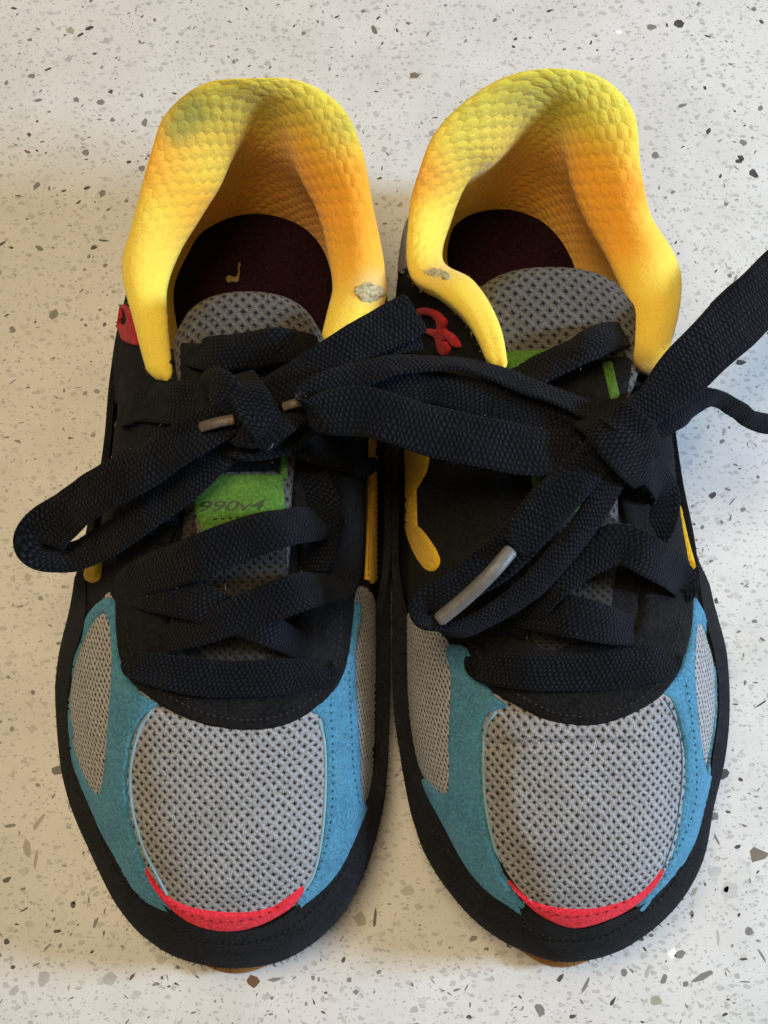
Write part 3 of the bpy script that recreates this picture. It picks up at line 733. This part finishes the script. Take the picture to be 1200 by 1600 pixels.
# ------------------------------------------------------------------ the two shoes
LEFT = dict(seed=1, outer=-1, lint=[(300, 900), (360, 1100), (470, 830), (420, 700), (230, 960), (540, 820), (330, 1480), (500, 1440)], centre=(360, 900), tarch=0.75, bulge=0.12, vamp_end=2.4, toe_len=3.0,
  label='left sneaker of the pair, with green 990v4 tongue label and loop hanging left',
  ridge=([-10, -8, -6.5, -5, -3, 0, 3], [3.75, 4.0, 4.3, 4.7, 5.05, 5.4, 5.6]),
  sole=[(370, 1512, 372, 1454), (300, 1503, 312, 1446), (240, 1476, 268, 1420), (182, 1418, 222, 1382), (134, 1318, 176, 1310), (104, 1235, 140, 1235),
        (91, 1130, 112, 1140), (96, 1030, 118, 1040), (115, 940, 138, 960), (140, 850), (158, 770), (170, 690), (178, 600), (196, 500), (240, 400), (272, 337), (318, 304),
        (372, 290), (436, 292), (500, 315), (553, 358), (588, 430), (604, 520), (609, 620), (610, 750), (610, 880), (610, 1000, 602, 1010), (609, 1100, 601, 1110),
        (605, 1200, 586, 1200), (596, 1275, 564, 1268), (567, 1370, 534, 1336), (519, 1447, 482, 1396), (447, 1498, 432, 1437)],
  collar=[((232, 590, 5.2), (273, 598, 5.25), (300, 620), (172, 640)), ((208, 500, 5.3), (262, 500, 5.35), (278, 520), (174, 560)), ((190, 415, 5.1), (262, 440, 5.0), (272, 450), (200, 500)),
          ((208, 345, 5.4), (290, 375, 4.9), (296, 392), (232, 430)), ((235, 240, 6.2), (335, 300, 5.1), (315, 364), (250, 385)), ((262, 174, 6.75), (362, 245, 5.5), (345, 346), (268, 343)),
          ((318, 132, 7.25), (388, 205, 6.0), (372, 337), (310, 308)), ((390, 122, 7.5), (412, 190, 6.2), (405, 334), (365, 291)), ((470, 127, 7.4), (438, 212, 6.0), (438, 340), (430, 292)),
          ((530, 163, 7.0), (465, 265, 5.6), (468, 352), (500, 315)), ((562, 225, 6.4), (492, 320, 5.2), (492, 372), (550, 355)), ((580, 310, 5.8), (510, 375, 5.0), (510, 402), (580, 410)),
          ((600, 415, 5.3), (520, 440, 5.0), (520, 445), (598, 480)), ((598, 475, 5.2), (515, 475, 5.2), (515, 490), (602, 540)), ((545, 565, 5.3), (498, 540, 5.3), (490, 580), (604, 620))],
  insole_mid=(390, 520), insole_front=[(500, 680), (440, 760), (350, 760), (290, 680)],
  dye=[(400, 128, 62, 'l', 3), (490, 150, 50, 'l', 2.0), (545, 205, 40, 'l', 2.5), (300, 172, 24, 'g', 5), (278, 205, 20, 'g', 3.5), (330, 150, 40, 'l', 1.5), (537, 197, 18, 'g', 1.6), (250, 270, 45, 'a', 3), (215, 360, 50, 'y', 4), (230, 470, 80, 'y', 7), (250, 570, 60, 'y', 6), (330, 250, 45, 'y', 1.6),
       (520, 300, 70, 'o', 4), (560, 330, 50, 'o', 2), (430, 290, 70, 'o', 2), (570, 390, 40, 'a', 2), (320, 340, 50, 'o', 1.5), (545, 500, 40, 'y', 6), (580, 450, 22, 'w', 3), (548, 372, 14, 'd', 0.7)],
  tongue=[(360, 1075, 4.6, 62), (362, 960, 5.15, 76), (366, 850, 5.5, 84), (368, 750, 5.75, 86), (374, 650, 5.95, 94), (380, 560, 6.15, 110), (384, 505, 6.3, 119), (385, 475, 6.4, 118), (385, 458, 6.35, 112)],
  panels=[
    ('toe_mesh', [(215, 1080), (330, 1105), (430, 1105), (500, 1080), (512, 1140), (514, 1210), (511, 1290), (500, 1350), (482, 1395), (450, 1420), (380, 1432), (310, 1430), (262, 1405), (225, 1350), (203, 1290), (195, 1220), (200, 1150)], 'mesh', 0.06, 10, dict(puff=0.06, wrinkle=0.05)),
    ('side_mesh', [(172, 925), (182, 1010), (180, 1110), (172, 1180), (157, 1245), (128, 1210), (108, 1140), (112, 1060), (138, 985)], 'sidemesh', 0.05, 8, dict(zuv=1.0, label='grey mesh window on the outer side')),
    ('side_mesh', [(550, 930), (580, 925), (597, 1000), (600, 1120), (596, 1200), (562, 1268), (548, 1200), (545, 1060)], 'sidemesh', 0.05, 8, dict(zuv=-1.0, label='grey mesh window on the inner side')),
    ('toe_overlay', [(166, 935), (184, 948), (190, 1030), (214, 1075), (252, 1098), (236, 1112), (217, 1140), (207, 1180), (203, 1225), (209, 1275), (222, 1325), (236, 1364), (252, 1392), (274, 1424), (256, 1420), (215, 1395), (170, 1320), (130, 1240), (103, 1150), (106, 1060), (135, 970)], 'blue', 0.12, 7,
        dict(step=5, jag=1.6, holes=[[(168, 960), (176, 1010), (175, 1070), (171, 1120), (167, 1180), (157, 1238), (136, 1212), (118, 1160), (113, 1100), (121, 1040), (142, 985)]], label='teal suede overlay with a pointed mesh window')),
    ('toe_overlay', [(552, 940), (562, 958), (553, 1020), (555, 1100), (560, 1180), (563, 1245), (575, 1262), (572, 1290), (540, 1345), (500, 1400), (465, 1425), (462, 1400), (488, 1365), (499, 1320), (505, 1260), (507, 1200), (504, 1150), (496, 1122), (478, 1108), (520, 1070), (540, 1010)], 'blue', 0.12, 7, dict(step=5, jag=1.6, label='bright blue suede overlay')),
    ('toe_band', [(226, 1345), (252, 1384), (284, 1407), (330, 1419), (385, 1421), (432, 1409), (470, 1378), (473, 1390), (450, 1418), (400, 1444), (350, 1451), (304, 1441), (268, 1416), (238, 1378)], 'red', 0.135, 6, dict(step=5)),
    ('eyestay', [(182, 900), (184, 985), (192, 1035), (215, 1073), (258, 1106), (320, 1132), (390, 1141), (452, 1130), (505, 1096), (535, 1050), (546, 985), (552, 930), (564, 880), (570, 760), (560, 640), (520, 590), (492, 600), (450, 700), (454, 800), (470, 900), (452, 985), (420, 1022), (350, 1030), (290, 1022), (268, 970), (270, 900), (292, 800), (294, 740), (288, 660), (276, 605), (230, 600), (190, 640), (176, 760)], 'black', 0.14, 9, dict(step=6, jag=1.2)),
    ('side_logo', [(578, 660), (604, 670), (604, 742), (580, 748), (584, 700)], 'yellow', 0.07, 4, dict(step=5)),
    ('side_logo', [(582, 745), (604, 750), (604, 830), (592, 905), (574, 905), (572, 840)], 'yellow', 0.07, 4, dict(step=5)),
    ('side_logo', [(148, 660), (162, 665), (164, 712), (150, 718), (144, 690)], 'yellow', 0.12, 4, dict(step=5)),
    ('side_logo', [(134, 868), (158, 872), (156, 905), (138, 908)], 'yellow', 0.12, 4, dict(step=5)),
    ('heel_loop', [(178, 480), (190, 475), (202, 480), (208, 500), (214, 520), (219, 540), (205, 537), (194, 532), (186, 515), (175, 498)], 'loopred', 0.09, 4, dict(step=4, holes=[[(184, 486), (196, 485), (200, 503), (190, 506)]])),
    ('worn_patch', [(553, 452), (566, 444), (584, 443), (598, 450), (602, 460), (590, 466), (580, 475), (566, 470), (556, 464)], 'wear', 0.035, 4, dict(step=3, jag=4, on='collar', label='frayed pale spot on the yellow collar')),
    ('insole_thread', [(352, 434), (358, 430), (366, 432), (371, 428), (373, 408), (376, 410), (374, 432), (371, 441), (362, 440), (355, 442)], 'gold', 0.02, 2, dict(step=3, jag=1.5, on='collar')),
    ('tongue_shade_panel', [(290, 800), (303, 803), (318, 850), (380, 832), (440, 808), (446, 806), (445, 940), (428, 1052), (296, 1052), (284, 940)], 'shademesh', 0.07, 5, dict(step=7, on='tongue')),  # added sheet that darkens the lower tongue, painted shade
    ('tongue_label', [(292, 745), (325, 741), (441, 740), (444, 800), (400, 820), (322, 845), (308, 806)], 'green', 0.10, 4, dict(step=5, sharp=True, on='tongue')),
    ('tongue_patch', [(282, 535), (478, 540), (456, 670), (434, 737), (286, 739)], 'black', 0.05, 5, dict(step=6, sharp=True, on='tongue')),
    ('lace_keeper', [(436, 680), (447, 682), (448, 750), (437, 748)], 'green', 0.08, 3, dict(step=4, sharp=True, on='tongue')),
  ],
  stitch=[('eyestay_stitching', [(196, 960), (206, 1022), (228, 1060), (268, 1090), (325, 1116), (390, 1125), (448, 1114), (496, 1082), (522, 1040), (532, 980)], 'dullthread', 'eyestayblack', 10, 6, 0.024), ('stitching', [(196, 1085), (190, 1150), (192, 1230), (206, 1300), (232, 1368)], 'teal', 'toe_overlayblue', 14, 5, 0.02),
          ('stitching', [(516, 1090), (520, 1180), (518, 1270), (505, 1340), (480, 1392)], 'teal', 'toe_overlayblue', 12, 5, 0.02),
          ('stitching', [(545, 1040), (548, 1120), (552, 1200), (562, 1258)], 'teal', 'toe_overlayblue', 11, 5, 0.02),
          ('band_stitching', [(262, 1408), (300, 1430), (350, 1440), (400, 1434), (445, 1412)], 'darkred', 'toe_bandred', 15, 6, 0.02),
          ('label_stitching', [(325, 812), (440, 803)], 'print', 'tongue_labelgreen', 11, 7, 0.018)],
  cords=[('frayed_edge', [(467, 812), (476, 835), (479, 862), (473, 885), (470, 905)], 0.03, 'fray', []), ('frayed_edge', [(266, 940), (269, 965), (268, 990), (270, 1012)], 0.03, 'fray', []), ('overlay_edge', [(236, 1112), (219, 1140), (208, 1180), (204, 1225), (210, 1275), (225, 1325), (246, 1368), (262, 1398)], 0.035, 'piping', ['toe_meshmesh', 'toe_overlayblue']),
         ('overlay_edge', [(498, 1125), (506, 1160), (508, 1210), (506, 1265), (500, 1320), (488, 1368), (468, 1398)], 0.035, 'piping', ['toe_meshmesh', 'toe_overlayblue'])],
  rand_stitch=[([(150, 1290), (185, 1365), (235, 1420), (300, 1462), (370, 1474), (440, 1458), (500, 1410), (548, 1345)], 10)],
  text=('990v4', 312, 800, 103, 17, -0.03), text_on='tongue_labelgreen',
  laces=[
    # crossings over the tongue, from the toe upward
    ('lace', [(205, 1030, -0.12, 34, 0), (226, 1040, 0.22, 52, 0), (290, 1052, 0.34, 60, 0), (360, 1058, 0.34, 62, 0), (430, 1055, 0.34, 60, 0), (488, 1048, 0.25, 52, 0), (508, 1042, -0.12, 34, 0)], {}),
    ('lace', [(470, 1010, 0.22, 50, 0), (420, 985, 5.75, 56, 0), (360, 960, 5.75, 62, 0), (300, 940, 5.7, 64, 0), (235, 930, 0.25, 56, 0), (208, 925, -0.12, 44, 0)], {}),
    ('lace', [(262, 1000, 0.2, 50, 0), (330, 975, 5.85, 60, 0), (400, 950, 5.95, 68, 0), (470, 925, 5.9, 64, 0), (520, 915, 0.25, 56, 0), (540, 908, -0.15, 40, 0)], {}),
    ('lace', [(190, 925, -0.12, 50, 0), (210, 916, 0.2, 62, 0), (240, 902, 0.35, 72, 0), (310, 870, 6.1, 74, 0), (380, 842, 6.2, 72, 0), (440, 825, 6.1, 68, 0), (495, 815, 0.26, 60, 0), (525, 805, -0.15, 44, 0)], {}),
    ('lace', [(455, 690, 6.2, 50, 0), (500, 708, 0.32, 60, 0), (545, 722, 0.3, 60, 0), (572, 730, -0.12, 40, 0)], {}),
    ('lace', [(478, 745, 0.22, 56, 0), (490, 790, 0.3, 64, 0), (492, 840, 0.28, 62, 0), (480, 890, 0.2, 56, 0)], {}),
    ('lace', [(275, 760, 0.15, 60, 0), (262, 810, 0.25, 60, 0), (250, 850, 0.2, 56, 0)], {}),
    ('lace', [(282, 552, 5.2, 54, -12), (325, 552, 6.4, 60, -6), (390, 545, 6.75, 62, 8), (450, 540, 6.7, 62, 18), (520, 560, 5.2, 50, 10)], {}),
    ('lace', [(196, 655, -0.15, 44, 0), (222, 645, 0.25, 56, 0), (255, 640, 0.40, 62, 0), (300, 640, 6.35, 66, 0), (370, 645, 6.6, 56, 10)], {}),
    ('lace', [(190, 700, -0.2, 40, 0), (215, 690, 0.1, 50, 0), (250, 676, 0.3, 60, 0), (300, 660, 6.2, 60, 0), (350, 650, 6.5, 50, 10)], {}),
    ('lace', [(400, 640, 6.5, 56, 0), (455, 600, 6.35, 60, 0), (500, 590, 6.0, 56, 0), (545, 600, 0.3, 56, 0), (575, 640, 0.2, 50, 0)], {}),
    ('lace', [(222, 618, -0.05, 40, 0), (262, 626, 0.40, 50, 0), (310, 622, 6.5, 58, 15), (352, 640, 6.8, 44, 0)], dict(crumple=0.12)),
    ('lace', [(275, 690, 6.0, 40, 0), (330, 680, 6.4, 52, 20), (390, 700, 6.6, 54, 0), (440, 690, 6.5, 50, -15), (480, 660, 6.3, 44, 0)], dict(crumple=0.12)),
    # bow: the loop that hangs over the left side
    ('bow_loop', [(398, 640, 6.9, 52, 10), (330, 668, 7.1, 70, 15), (250, 712, 6.9, 80, 8), (170, 758, 6.4, 80, 0), (112, 797, 5.8, 80, -4), (76, 826, 5.45, 82, -14), (60, 850, 5.2, 76, -30), (80, 868, 5.0, 64, -30), (128, 864, 5.05, 58, -15), (200, 825, 5.7, 60, -8), (280, 765, 6.2, 58, 0), (340, 715, 6.5, 54, 0), (395, 670, 6.6, 44, 0)], {}),
    # bow: the loop that points to the upper right
    ('bow_loop', [(385, 640, 6.85, 50, 0), (430, 610, 7.1, 62, -10), (490, 575, 7.3, 66, -12), (560, 535, 7.3, 74, -4), (612, 506, 7.2, 80, 0), (650, 488, 7.05, 82, 4)], {}),
    ('bow_loop', [(652, 520, 6.85, 60, 0), (610, 535, 6.95, 60, 0), (560, 565, 6.9, 60, 0), (500, 600, 6.8, 56, 0), (430, 630, 6.75, 46, 0)], {}),
    # knot
    ('knot', [(318, 610, 6.7, 44, 0), (332, 596, 7.2, 54, 10), (352, 612, 7.45, 60, 10), (362, 645, 7.3, 52, 0), (350, 670, 6.9, 40, 0)], dict(crumple=0.1)),
    ('knot', [(372, 588, 6.7, 60, 0), (385, 610, 7.35, 70, 0), (402, 642, 7.5, 76, -6), (420, 672, 7.25, 70, -10), (432, 695, 6.8, 56, 0)], dict(crumple=0.1)),
    ('knot', [(345, 660, 6.9, 50, 0), (395, 676, 7.2, 58, -10), (440, 660, 7.25, 52, -20), (470, 640, 6.9, 40, -20)], dict(crumple=0.08)),
  ],
  aglets=[([(312, 668, 7.28), (340, 660, 7.4), (366, 655, 7.42)], 0.105, 'aglet2', 0.6), ([(442, 636, 7.3), (457, 631, 7.38), (472, 627, 7.35)], 0.09, 'aglet2', 0.6)],
)
RIGHT = dict(seed=2, outer=1, lint=[(895, 1112), (1020, 900), (740, 800), (960, 1090), (700, 1380), (1090, 1300), (850, 1110), (1040, 760)], centre=(870, 900), tarch=0.65, bulge=0.12, vamp_end=2.3, toe_len=3.0,
  label='right sneaker of the pair, with a long grey aglet lying across its laces',
  ridge=([-10, -8, -6.5, -5, -3, 0, 3], [3.75, 4.0, 4.3, 4.7, 5.05, 5.4, 5.6]),
  sole=[(895, 1502, 900, 1450), (828, 1490, 850, 1434), (750, 1445, 790, 1400), (683, 1367, 726, 1334), (647, 1287, 688, 1264), (626, 1183, 650, 1183), (615, 1100, 629, 1100), (613, 1000, 621, 1010),
        (613, 900), (613, 780), (613, 640), (616, 520), (624, 430), (650, 347), (705, 303), (780, 285), (865, 287), (940, 306), (992, 358), (1020, 440), (1034, 540), (1046, 660), (1060, 760), (1078, 850),
        (1104, 935, 1094, 955), (1127, 1020, 1114, 1025), (1136, 1110, 1127, 1105), (1129, 1190, 1119, 1180), (1115, 1260, 1098, 1256), (1095, 1349, 1068, 1335), (1045, 1428, 1018, 1398), (972, 1483, 958, 1433)],
  collar=[((765, 572, 6.25), (796, 580, 6.3), (815, 600), (617, 640)), ((733, 505, 6.2), (779, 500, 6.25), (780, 530), (616, 570)), ((688, 460, 5.95), (740, 438, 5.95), (725, 470), (617, 515)),
          ((640, 425, 5.45), (692, 405, 5.3), (700, 415), (622, 455)), ((640, 330, 5.5), (708, 335, 5.0), (704, 366), (632, 395)), ((658, 260, 6.1), (737, 272, 5.4), (722, 343), (650, 347)),
          ((685, 200, 6.6), (778, 243, 5.7), (750, 331), (690, 312)), ((740, 148, 7.1), (815, 205, 6.0), (780, 327), (740, 293)), ((808, 114, 7.5), (845, 188, 6.2), (808, 330), (800, 284)),
          ((880, 107, 7.6), (870, 200, 6.0), (838, 341), (870, 287)), ((945, 124, 7.3), (884, 236, 5.7), (860, 357), (935, 305)), ((990, 175, 6.8), (895, 282, 5.4), (878, 378), (980, 340)),
          ((1000, 255, 6.2), (912, 328, 5.2), (893, 405), (1008, 400)), ((1018, 335, 5.7), (938, 378, 5.1), (905, 440), (1020, 450)), ((1060, 412, 5.5), (965, 430, 5.4), (920, 480), (1028, 500)),
          ((1062, 485, 5.7), (986, 490, 5.7), (930, 540), (1036, 560)), ((1035, 585, 5.8), (988, 575, 5.8), (935, 610), (1044, 640))],
  insole_mid=(830, 480), insole_front=[(960, 700), (900, 780), (820, 780), (760, 700)],
  dye=[(735, 175, 18, 'g', 1.2), (880, 170, 40, 'g', 0.35), (760, 140, 60, 'l', 3.5), (870, 110, 70, 'l', 4), (960, 150, 60, 'l', 3.5), (900, 170, 60, 'l', 1.5), (715, 190, 35, 'l', 1.6), (672, 290, 34, 'o', 2.5), (745, 220, 50, 'y', 3), (690, 345, 50, 'y', 3), (650, 390, 40, 'y', 3), (1000, 230, 34, 'y', 4), (1030, 350, 34, 'y', 4),
       (945, 300, 62, 'o', 5), (900, 240, 50, 'o', 1.5), (990, 380, 36, 'o', 2.5), (820, 270, 60, 'o', 2), (1045, 430, 50, 'y', 5), (1030, 530, 50, 'y', 6), (760, 520, 60, 'y', 8), (700, 440, 36, 'y', 6), (684, 432, 16, 'w', 3), (1002, 578, 24, 'd', 14), (1000, 500, 30, 'a', 2)],
  tongue=[(888, 1055, 4.6, 60), (892, 940, 5.15, 70), (899, 830, 5.5, 72), (900, 720, 5.8, 70), (896, 640, 6.0, 84), (886, 565, 6.0, 118), (876, 500, 6.1, 130), (870, 455, 6.2, 134), (866, 432, 6.22, 132), (864, 420, 6.15, 128)],
  panels=[
    ('toe_mesh', [(745, 1075), (830, 1105), (940, 1105), (1040, 1070), (1060, 1130), (1072, 1200), (1066, 1290), (1050, 1345), (1022, 1390), (975, 1420), (900, 1430), (840, 1415), (800, 1375), (775, 1330), (755, 1260), (748, 1180), (750, 1130)], 'mesh', 0.06, 10, dict(puff=0.11, wrinkle=0.05, crease=(780, 1030, 1158, 0.085))),
    ('side_mesh', [(620, 960), (680, 980), (712, 1030), (708, 1120), (706, 1240), (660, 1210), (632, 1150), (620, 1080)], 'sidemesh', 0.05, 8, dict(zuv=1.0, label='grey mesh window on the inner side')),
    ('side_mesh', [(1082, 945), (1100, 985), (1118, 1050), (1124, 1110), (1120, 1180), (1100, 1215), (1085, 1140), (1080, 1050)], 'sidemesh', 0.05, 8, dict(zuv=-1.0, label='grey mesh window on the outer side')),
    ('toe_overlay', [(700, 1010), (735, 1015), (745, 1050), (775, 1085), (795, 1103), (768, 1115), (757, 1140), (755, 1190), (758, 1250), (768, 1305), (783, 1355), (803, 1390), (818, 1412), (826, 1432), (800, 1422), (735, 1370), (690, 1300), (662, 1215), (700, 1238), (703, 1150), (706, 1060)], 'blue', 0.12, 7, dict(step=5, jag=1.6, label='teal suede overlay with a pointed tip')),
    ('toe_overlay', [(1080, 935), (1098, 960), (1120, 1030), (1131, 1105), (1126, 1180), (1104, 1262), (1073, 1335), (1025, 1395), (1000, 1424), (990, 1415), (1030, 1370), (1052, 1310), (1064, 1240), (1066, 1180), (1058, 1130), (1044, 1095), (1030, 1078), (1062, 1040), (1076, 990)], 'blue', 0.12, 7,
        dict(step=5, jag=1.6, holes=[[(1089, 975), (1108, 1010), (1122, 1070), (1125, 1120), (1118, 1175), (1103, 1206), (1092, 1150), (1085, 1080), (1083, 1025)]], label='bright blue suede overlay round a mesh window')),
    ('toe_band', [(792, 1372), (828, 1400), (870, 1413), (920, 1415), (965, 1404), (1000, 1385), (1032, 1350), (1029, 1370), (1000, 1404), (955, 1431), (900, 1446), (858, 1434), (824, 1410)], 'red', 0.135, 6, dict(step=5)),
    ('eyestay', [(712, 880), (720, 960), (738, 1030), (765, 1075), (810, 1105), (870, 1131), (930, 1134), (990, 1115), (1040, 1078), (1068, 1020), (1080, 950), (1072, 880), (1056, 780), (1052, 680), (1046, 610), (1000, 600), (960, 700), (966, 790), (992, 880), (998, 960), (970, 1005), (890, 1016), (830, 1005), (815, 950), (824, 860), (840, 740), (838, 640), (790, 585), (740, 590), (718, 640), (716, 760)], 'black', 0.14, 9, dict(step=6, jag=1.2)),
    ('heel_panel', [(668, 235), (652, 265), (641, 310), (636, 360), (636, 420), (618, 425), (620, 370), (630, 305), (642, 262)], 'heelgrey', 0.05, 4, dict(step=5, label='grey-beige panel on the heel side')),
    ('side_logo', [(626, 692), (648, 690), (670, 702), (668, 735), (652, 765), (641, 790), (645, 812), (664, 832), (684, 862), (688, 880), (678, 893), (664, 888), (645, 858), (632, 815), (629, 760)], 'yellow', 0.07, 5, dict(step=5)),
    ('side_logo', [(1066, 712), (1082, 702), (1088, 800), (1090, 885), (1078, 882), (1070, 800)], 'yellow', 0.12, 4, dict(step=5)),
    ('heel_loop', [(648, 487), (662, 480), (685, 486), (700, 502), (698, 514), (712, 524), (722, 541), (712, 543), (700, 532), (705, 545), (696, 558), (686, 547), (680, 527), (665, 520), (652, 506)], 'loopred', 0.09, 4, dict(step=4, holes=[[(660, 493), (680, 496), (683, 513), (663, 510)]])),
    ('worn_patch', [(662, 424), (672, 420), (688, 421), (700, 427), (706, 434), (694, 438), (684, 433), (672, 434)], 'wear', 0.02, 4, dict(step=3, jag=4, on='collar', label='frayed grey spot on the yellow collar')),
    ('tongue_shade_panel', [(838, 812), (962, 812), (956, 920), (940, 1034), (836, 1034), (832, 920)], 'shademesh', 0.07, 5, dict(step=7, on='tongue')),  # added sheet, painted shade on the lower tongue
    ('tongue_binding', [(785, 552), (840, 546), (910, 540), (935, 541), (930, 560), (880, 566), (840, 575), (795, 584)], 'green', 0.05, 5, dict(step=5, on='tongue')),
    ('tongue_patch', [(806, 590), (840, 580), (880, 572), (940, 562), (985, 562), (974, 640), (960, 700), (842, 704), (826, 640)], 'black', 0.05, 5, dict(step=6, on='tongue')),
    ('lace_keeper', [(938, 566), (956, 563), (968, 622), (952, 628)], 'green', 0.07, 3, dict(step=4, sharp=True, on='tongue')),
    ('tongue_label', [(832, 738), (950, 738), (952, 800), (836, 806)], 'green', 0.05, 5, dict(step=5, sharp=True, on='tongue')),
  ],
  stitch=[('eyestay_stitching', [(738, 1000), (752, 1030), (778, 1062), (818, 1090), (872, 1115), (930, 1118), (984, 1100), (1028, 1066), (1054, 1014), (1064, 950)], 'dullthread', 'eyestayblack', 10, 6, 0.024), ('stitching', [(722, 1040), (728, 1120), (728, 1230), (748, 1320), (790, 1385)], 'teal', 'toe_overlayblue', 14, 5, 0.02),
          ('stitching', [(1070, 1060), (1082, 1130), (1088, 1200), (1085, 1260), (1060, 1325), (1030, 1372)], 'teal', 'toe_overlayblue', 11, 5, 0.02),
          ('band_stitching', [(830, 1412), (865, 1427), (900, 1432), (950, 1423), (1000, 1395)], 'darkred', 'toe_bandred', 15, 6, 0.02)],
  cords=[('frayed_edge', [(822, 955), (825, 975), (822, 1005)], 0.025, 'fray', []), ('overlay_edge', [(775, 1112), (759, 1140), (756, 1190), (759, 1250), (769, 1305), (786, 1355), (812, 1393), (832, 1408)], 0.035, 'piping', ['toe_meshmesh', 'toe_overlayblue']),
         ('overlay_edge', [(1040, 1095), (1057, 1130), (1065, 1180), (1063, 1240), (1052, 1308), (1032, 1362), (1000, 1400)], 0.016, 'teal', ['toe_meshmesh', 'toe_overlayblue'])],
  rand_stitch=[([(668, 1270), (705, 1345), (770, 1412), (840, 1458), (900, 1470), (960, 1455), (1030, 1405), (1080, 1335)], 10)],
  laces=[
    ('lace', [(738, 1026, -0.12, 34, 0), (762, 1040, 0.22, 54, 0), (830, 1048, 0.34, 62, 0), (900, 1047, 0.36, 64, 0), (970, 1040, 0.34, 62, 0), (1028, 1032, 0.24, 54, 0), (1046, 1024, -0.12, 36, 0)], {}),
    ('lace', [(980, 985, 0.2, 50, 0), (945, 975, 5.75, 66, 0), (880, 960, 5.85, 72, 0), (820, 950, 0.35, 66, 0), (770, 935, 0.2, 56, 0)], {}),
    ('lace', [(800, 985, 0.2, 50, 0), (850, 925, 6.0, 60, 0), (905, 880, 6.25, 64, 0), (965, 850, 6.3, 70, 0), (1020, 872, 6.2, 74, 0), (1048, 912, 0.25, 62, 0), (1058, 935, -0.12, 44, 0)], {}),
    ('lace', [(760, 600, 5.6, 54, -14), (810, 595, 6.3, 60, -20), (865, 566, 6.6, 64, -25), (920, 535, 6.75, 60, -20), (960, 524, 6.3, 50, 0), (992, 530, 5.0, 38, 10)], {}),
    ('lace', [(1072, 575, -0.15, 50, 0), (1045, 600, 0.3, 62, 0), (1005, 640, 6.3, 62, 0), (965, 670, 6.5, 56, 0)], {}),
    ('lace', [(995, 700, 6.6, 50, 0), (1012, 730, 6.2, 62, 0), (1014, 775, 0.3, 60, 0), (1016, 820, 0.2, 56, 0), (1016, 850, -0.12, 44, 0)], {}),
    ('lace', [(730, 590, 0.2, 60, 0), (790, 620, 0.5, 60, 0), (860, 640, 6.4, 56, 0), (930, 660, 6.6, 50, 0)], {}),
    # bow: the loop that crosses to the other shoe
    ('bow_loop', [(955, 665, 7.0, 44, 10), (890, 632, 7.1, 44, 35), (810, 598, 7.2, 46, 40), (730, 572, 7.3, 46, 40), (650, 566, 7.45, 46, 35), (570, 582, 7.5, 50, 25), (510, 605, 7.5, 58, -10), (478, 628, 7.45, 60, -50), (500, 645, 7.5, 74, -150), (570, 643, 7.6, 88, -172), (660, 668, 7.6, 92, -180), (750, 690, 7.45, 92, -184), (830, 704, 7.2, 90, -180), (893, 706, 6.9, 84, -176)], {}),
    ('lace', [(560, 612, 7.05, 50, 0), (640, 600, 7.1, 56, 0), (720, 612, 7.05, 60, 0), (800, 640, 6.95, 60, 0), (880, 668, 6.85, 54, 0), (945, 690, 6.8, 46, 0)], {}),
    # bow: the loop that leaves the picture at the upper right
    ('bow_loop', [(960, 675, 7.0, 50, 0), (1010, 640, 7.2, 66, 0), (1060, 590, 7.2, 82, 6), (1115, 535, 7.0, 92, 10), (1175, 478, 6.6, 98, 10), (1240, 420, 6.0, 90, 10), (1290, 370, 5.2, 70, 60), (1300, 350, 4.4, 60, 120), (1270, 370, 3.8, 60, 165), (1200, 430, 4.2, 60, 178), (1120, 500, 5.2, 56, 180)], {}),
    ('bow_tail', [(975, 690, 6.8, 46, 0), (1020, 665, 6.7, 60, 20), (1070, 636, 6.4, 56, 40), (1110, 624, 5.9, 40, 60), (1145, 636, 5.2, 34, 60), (1172, 655, 4.6, 32, 50), (1196, 662, 4.2, 34, 30), (1215, 664, 3.9, 30, 20)], dict(crumple=0.12)),
    # loop and end that lie towards the toe
    ('bow_loop', [(985, 690, 6.85, 44, 0), (950, 760, 6.9, 50, -10), (905, 835, 6.75, 50, -20), (845, 905, 6.55, 48, -30), (780, 955, 6.3, 44, -40), (720, 985, 6.1, 42, -55), (672, 975, 6.05, 46, -110), (666, 945, 6.15, 56, -165), (722, 914, 6.35, 68, -180), (790, 864, 6.6, 76, -182), (856, 790, 6.85, 76, -182), (905, 720, 6.9, 66, -180), (945, 685, 6.8, 50, -180)], {}),
    ('bow_tail', [(955, 690, 7.1, 50, 0), (915, 728, 7.2, 72, 0), (872, 775, 7.15, 80, 0), (830, 825, 7.05, 70, 0), (802, 856, 6.95, 46, 0)], {}),
    ('lace', [(690, 560, 0.1, 44, 0), (740, 582, 0.5, 56, 10), (800, 606, 6.7, 58, 25), (860, 628, 6.9, 54, 10), (920, 650, 6.9, 44, 0)], dict(crumple=0.12)),
    ('knot', [(925, 640, 6.9, 40, 0), (960, 648, 7.5, 52, 10), (1000, 676, 7.55, 60, 20), (1022, 706, 7.1, 50, 0)], dict(crumple=0.14)),
    ('knot', [(905, 650, 6.8, 50, 0), (935, 660, 7.4, 66, 0), (968, 690, 7.6, 84, 4), (995, 722, 7.3, 80, 4), (1005, 745, 6.8, 60, 0)], dict(crumple=0.1)),
    ('knot', [(1005, 655, 6.8, 50, 0), (975, 665, 7.3, 60, 0), (940, 690, 7.35, 60, 0), (925, 725, 6.9, 48, 0)], dict(crumple=0.1)),
  ],
  aglets=[([(800, 858, 7.08), (770, 893, 7.12), (730, 932, 6.9), (684, 970, 6.65)], 0.145, 'aglet', 0.55)],
)
left, lb = build_shoe(LEFT)
right, rb_ = build_shoe(RIGHT)
